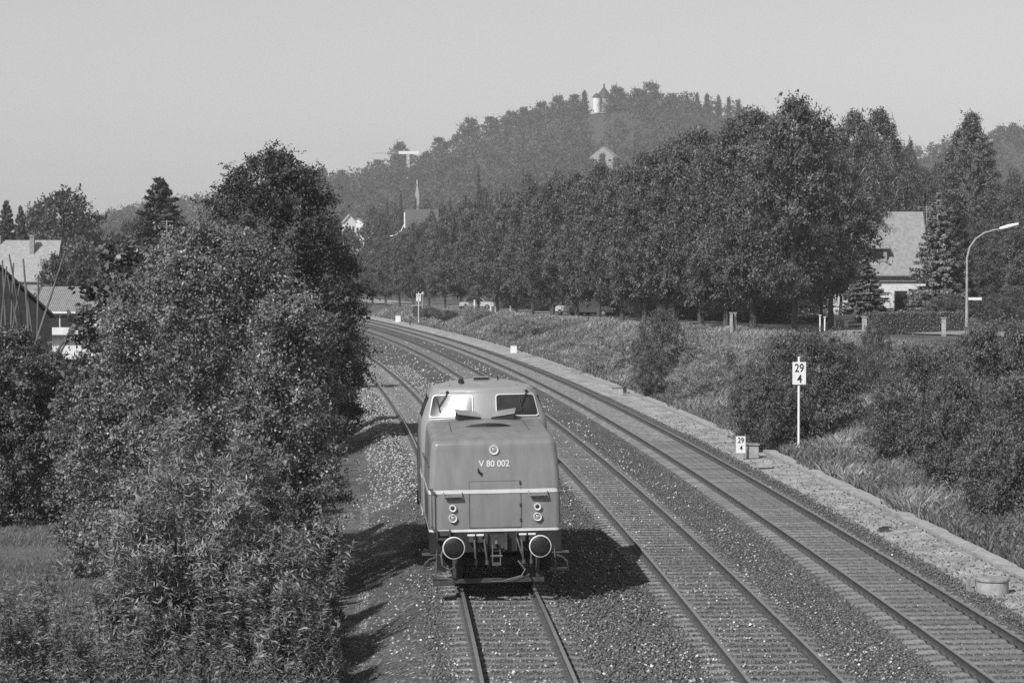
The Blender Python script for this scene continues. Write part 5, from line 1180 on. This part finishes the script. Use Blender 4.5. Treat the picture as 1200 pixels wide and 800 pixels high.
# mid-distance trees between avenue, town and hill
mt = [make_tree('distant_tree', 12, 4.5, 1.2, 60, 9000, .42, 'leafdark', 'round', .7, .25, 1, 5, 'bark', .26), make_tree('distant_tree', 13, 3.8, 1.2, 60, 8000, .42, 'leaf', 'egg', .7, .22, 2, 5, 'bark', .26)]
mts = make_spruce(13, 3.2, 'needle', 9000); mts.name = 'distant_spruce'
MT = [(75, 224, 42, 330, 0), (45, 240, 24, 345, 1), (108, 262, 22, 350, 1), (150, 262, 22, 420, 0), (135, 272, 18, 360, 0), (165, 256, 22, 290, 0), (90, 280, 30, 300, 1), (130, 296, 28, 235, 0), (65, 300, 24, 225, 1), (215, 262, 16, 430, 1), (232, 270, 14, 360, 0),
      (100, 310, 26, 205, 0), (376, 240, 12, 700, 0), (392, 248, 12, 640, 1), (408, 268, 16, 520, 0), (430, 262, 16, 520, 1), (446, 250, 14, 620, 0), (462, 240, 14, 700, 1), (436, 240, 12, 760, 0), (450, 268, 12, 480, 0), (468, 274, 12, 460, 1), (484, 262, 10, 440, 0), (506, 250, 11, 440, 1), (494, 262, 9, 432, 0),
      (500, 236, 14, 640, 1), (518, 240, 14, 560, 0), (545, 228, 14, 600, 1), (566, 222, 14, 620, 0), (590, 218, 16, 600, 1), (620, 205, 16, 620, 0), (650, 202, 18, 600, 1), (1075, 196, 18, 480, 0), (1168, 215, 18, 420, 1), (1190, 205, 20, 520, 0), (1150, 200, 16, 560, 1), (1205, 230, 22, 380, 0), (1065, 170, 14, 420, 1)]
MT.sort()
for i, (x, y, r, d, k) in enumerate(MT):
    first = mt[k].name not in USED; USED.add(mt[k].name); c = mt[k] if first else copy_tree(mt[k]); X = (x - CX) / F * d; zt = H - (y - HY) / F * d
    z = float(ground_z(X, min(d, 430))) if d < 650 else 1.; hh = zt - z; c.location = (X, d, z); c.scale = (r / F * d / (4.5, 3.8)[k],) * 2 + (hh / (12, 13)[k],); c.rotation_euler = (0, 0, rnd.random() * 6)
    side = 'on the left' if x < 300 else ('around the town roofs' if x < 700 else 'on the right'); num = i - sum(1 for q in MT if q[0] < (0 if x < 300 else (300 if x < 700 else 700)))
    tag(c, 'distant tree %s, %s from the left in its group' % (side, ORD[num]), 'tree', 'distant trees ' + side)
for i, (x, y, r, d) in enumerate([(561, 194, 10, 520), (528, 230, 8, 480), (470, 222, 9, 640), (487, 229, 10, 600), (454, 232, 9, 680)]):
    c = mts if i == 0 else copy_tree(mts); X = (x - CX) / F * d; zt = H - (y - HY) / F * d; c.location = (X, d, 1); c.scale = (r / F * d / 3.2,) * 2 + ((zt - 1) / 13,)
    tag(c, ['tallest dark spruce rising above the middle of the avenue', 'dark spruce right of the large grey roof', 'spruce directly left of the church spire', 'spruce in front of the church spire', 'spruce farthest left near the church spire'][i], 'tree', 'spruces around the town')
# chapel on the hill top
q = px(699, 127, DC - 20); o = empty('hill_chapel', (q.x, DC - 20, q.z), 0, 'white round chapel with pointed roof on the hilltop', 'chapel'); 
b = MB(); b.lathe([(2.3, -3), (2.3, 5.9)], (0, 0, 0), 'z', 16); b.build('wall', M['white'], o); rx = 2.6
b = MB(); b.lathe([(4.3, -2), (4.3, 6.2)], (rx + 1.8, 4, 0), 'z', 12); b.build('nave', M['greywall'], o); b = MB(); b.lathe([(4.8, 6.0), (3.2, 8.5), (1.2, 11), (.5, 12.2), (.5, 13.4), (.05, 14.6)], (rx + 1.8, 4, 0), 'z', 12); b.lathe([(2.7, 5.9), (1.5, 7.6), (.1, 8.6)], (0, 0, 0), 'z', 12); b.build('roof', M['darkm'], o)

# ------------------------------------------------------------------ air: one closed box of thin haze
b = MB(); b.box(-1600, 1600, -120, 2750, -6, 135); hz = b.build('haze', [], None, smooth=False); hz['kind'] = 'stuff'; hz['label'] = 'thin summer haze filling the valley air'; hz['category'] = 'haze'
hm = bpy.data.materials.new('haze_air'); hm.use_nodes = True; t = hm.node_tree; t.nodes.clear(); ou = t.nodes.new('ShaderNodeOutputMaterial'); pv = t.nodes.new('ShaderNodeVolumePrincipled')
pv.inputs['Color'].default_value = (.95, .95, .95, 1); pv.inputs['Density'].default_value = .00024; pv.inputs['Anisotropy'].default_value = .1
t.links.new(pv.outputs[0], ou.inputs['Volume']); hz.data.materials.clear(); hz.data.materials.append(hm)
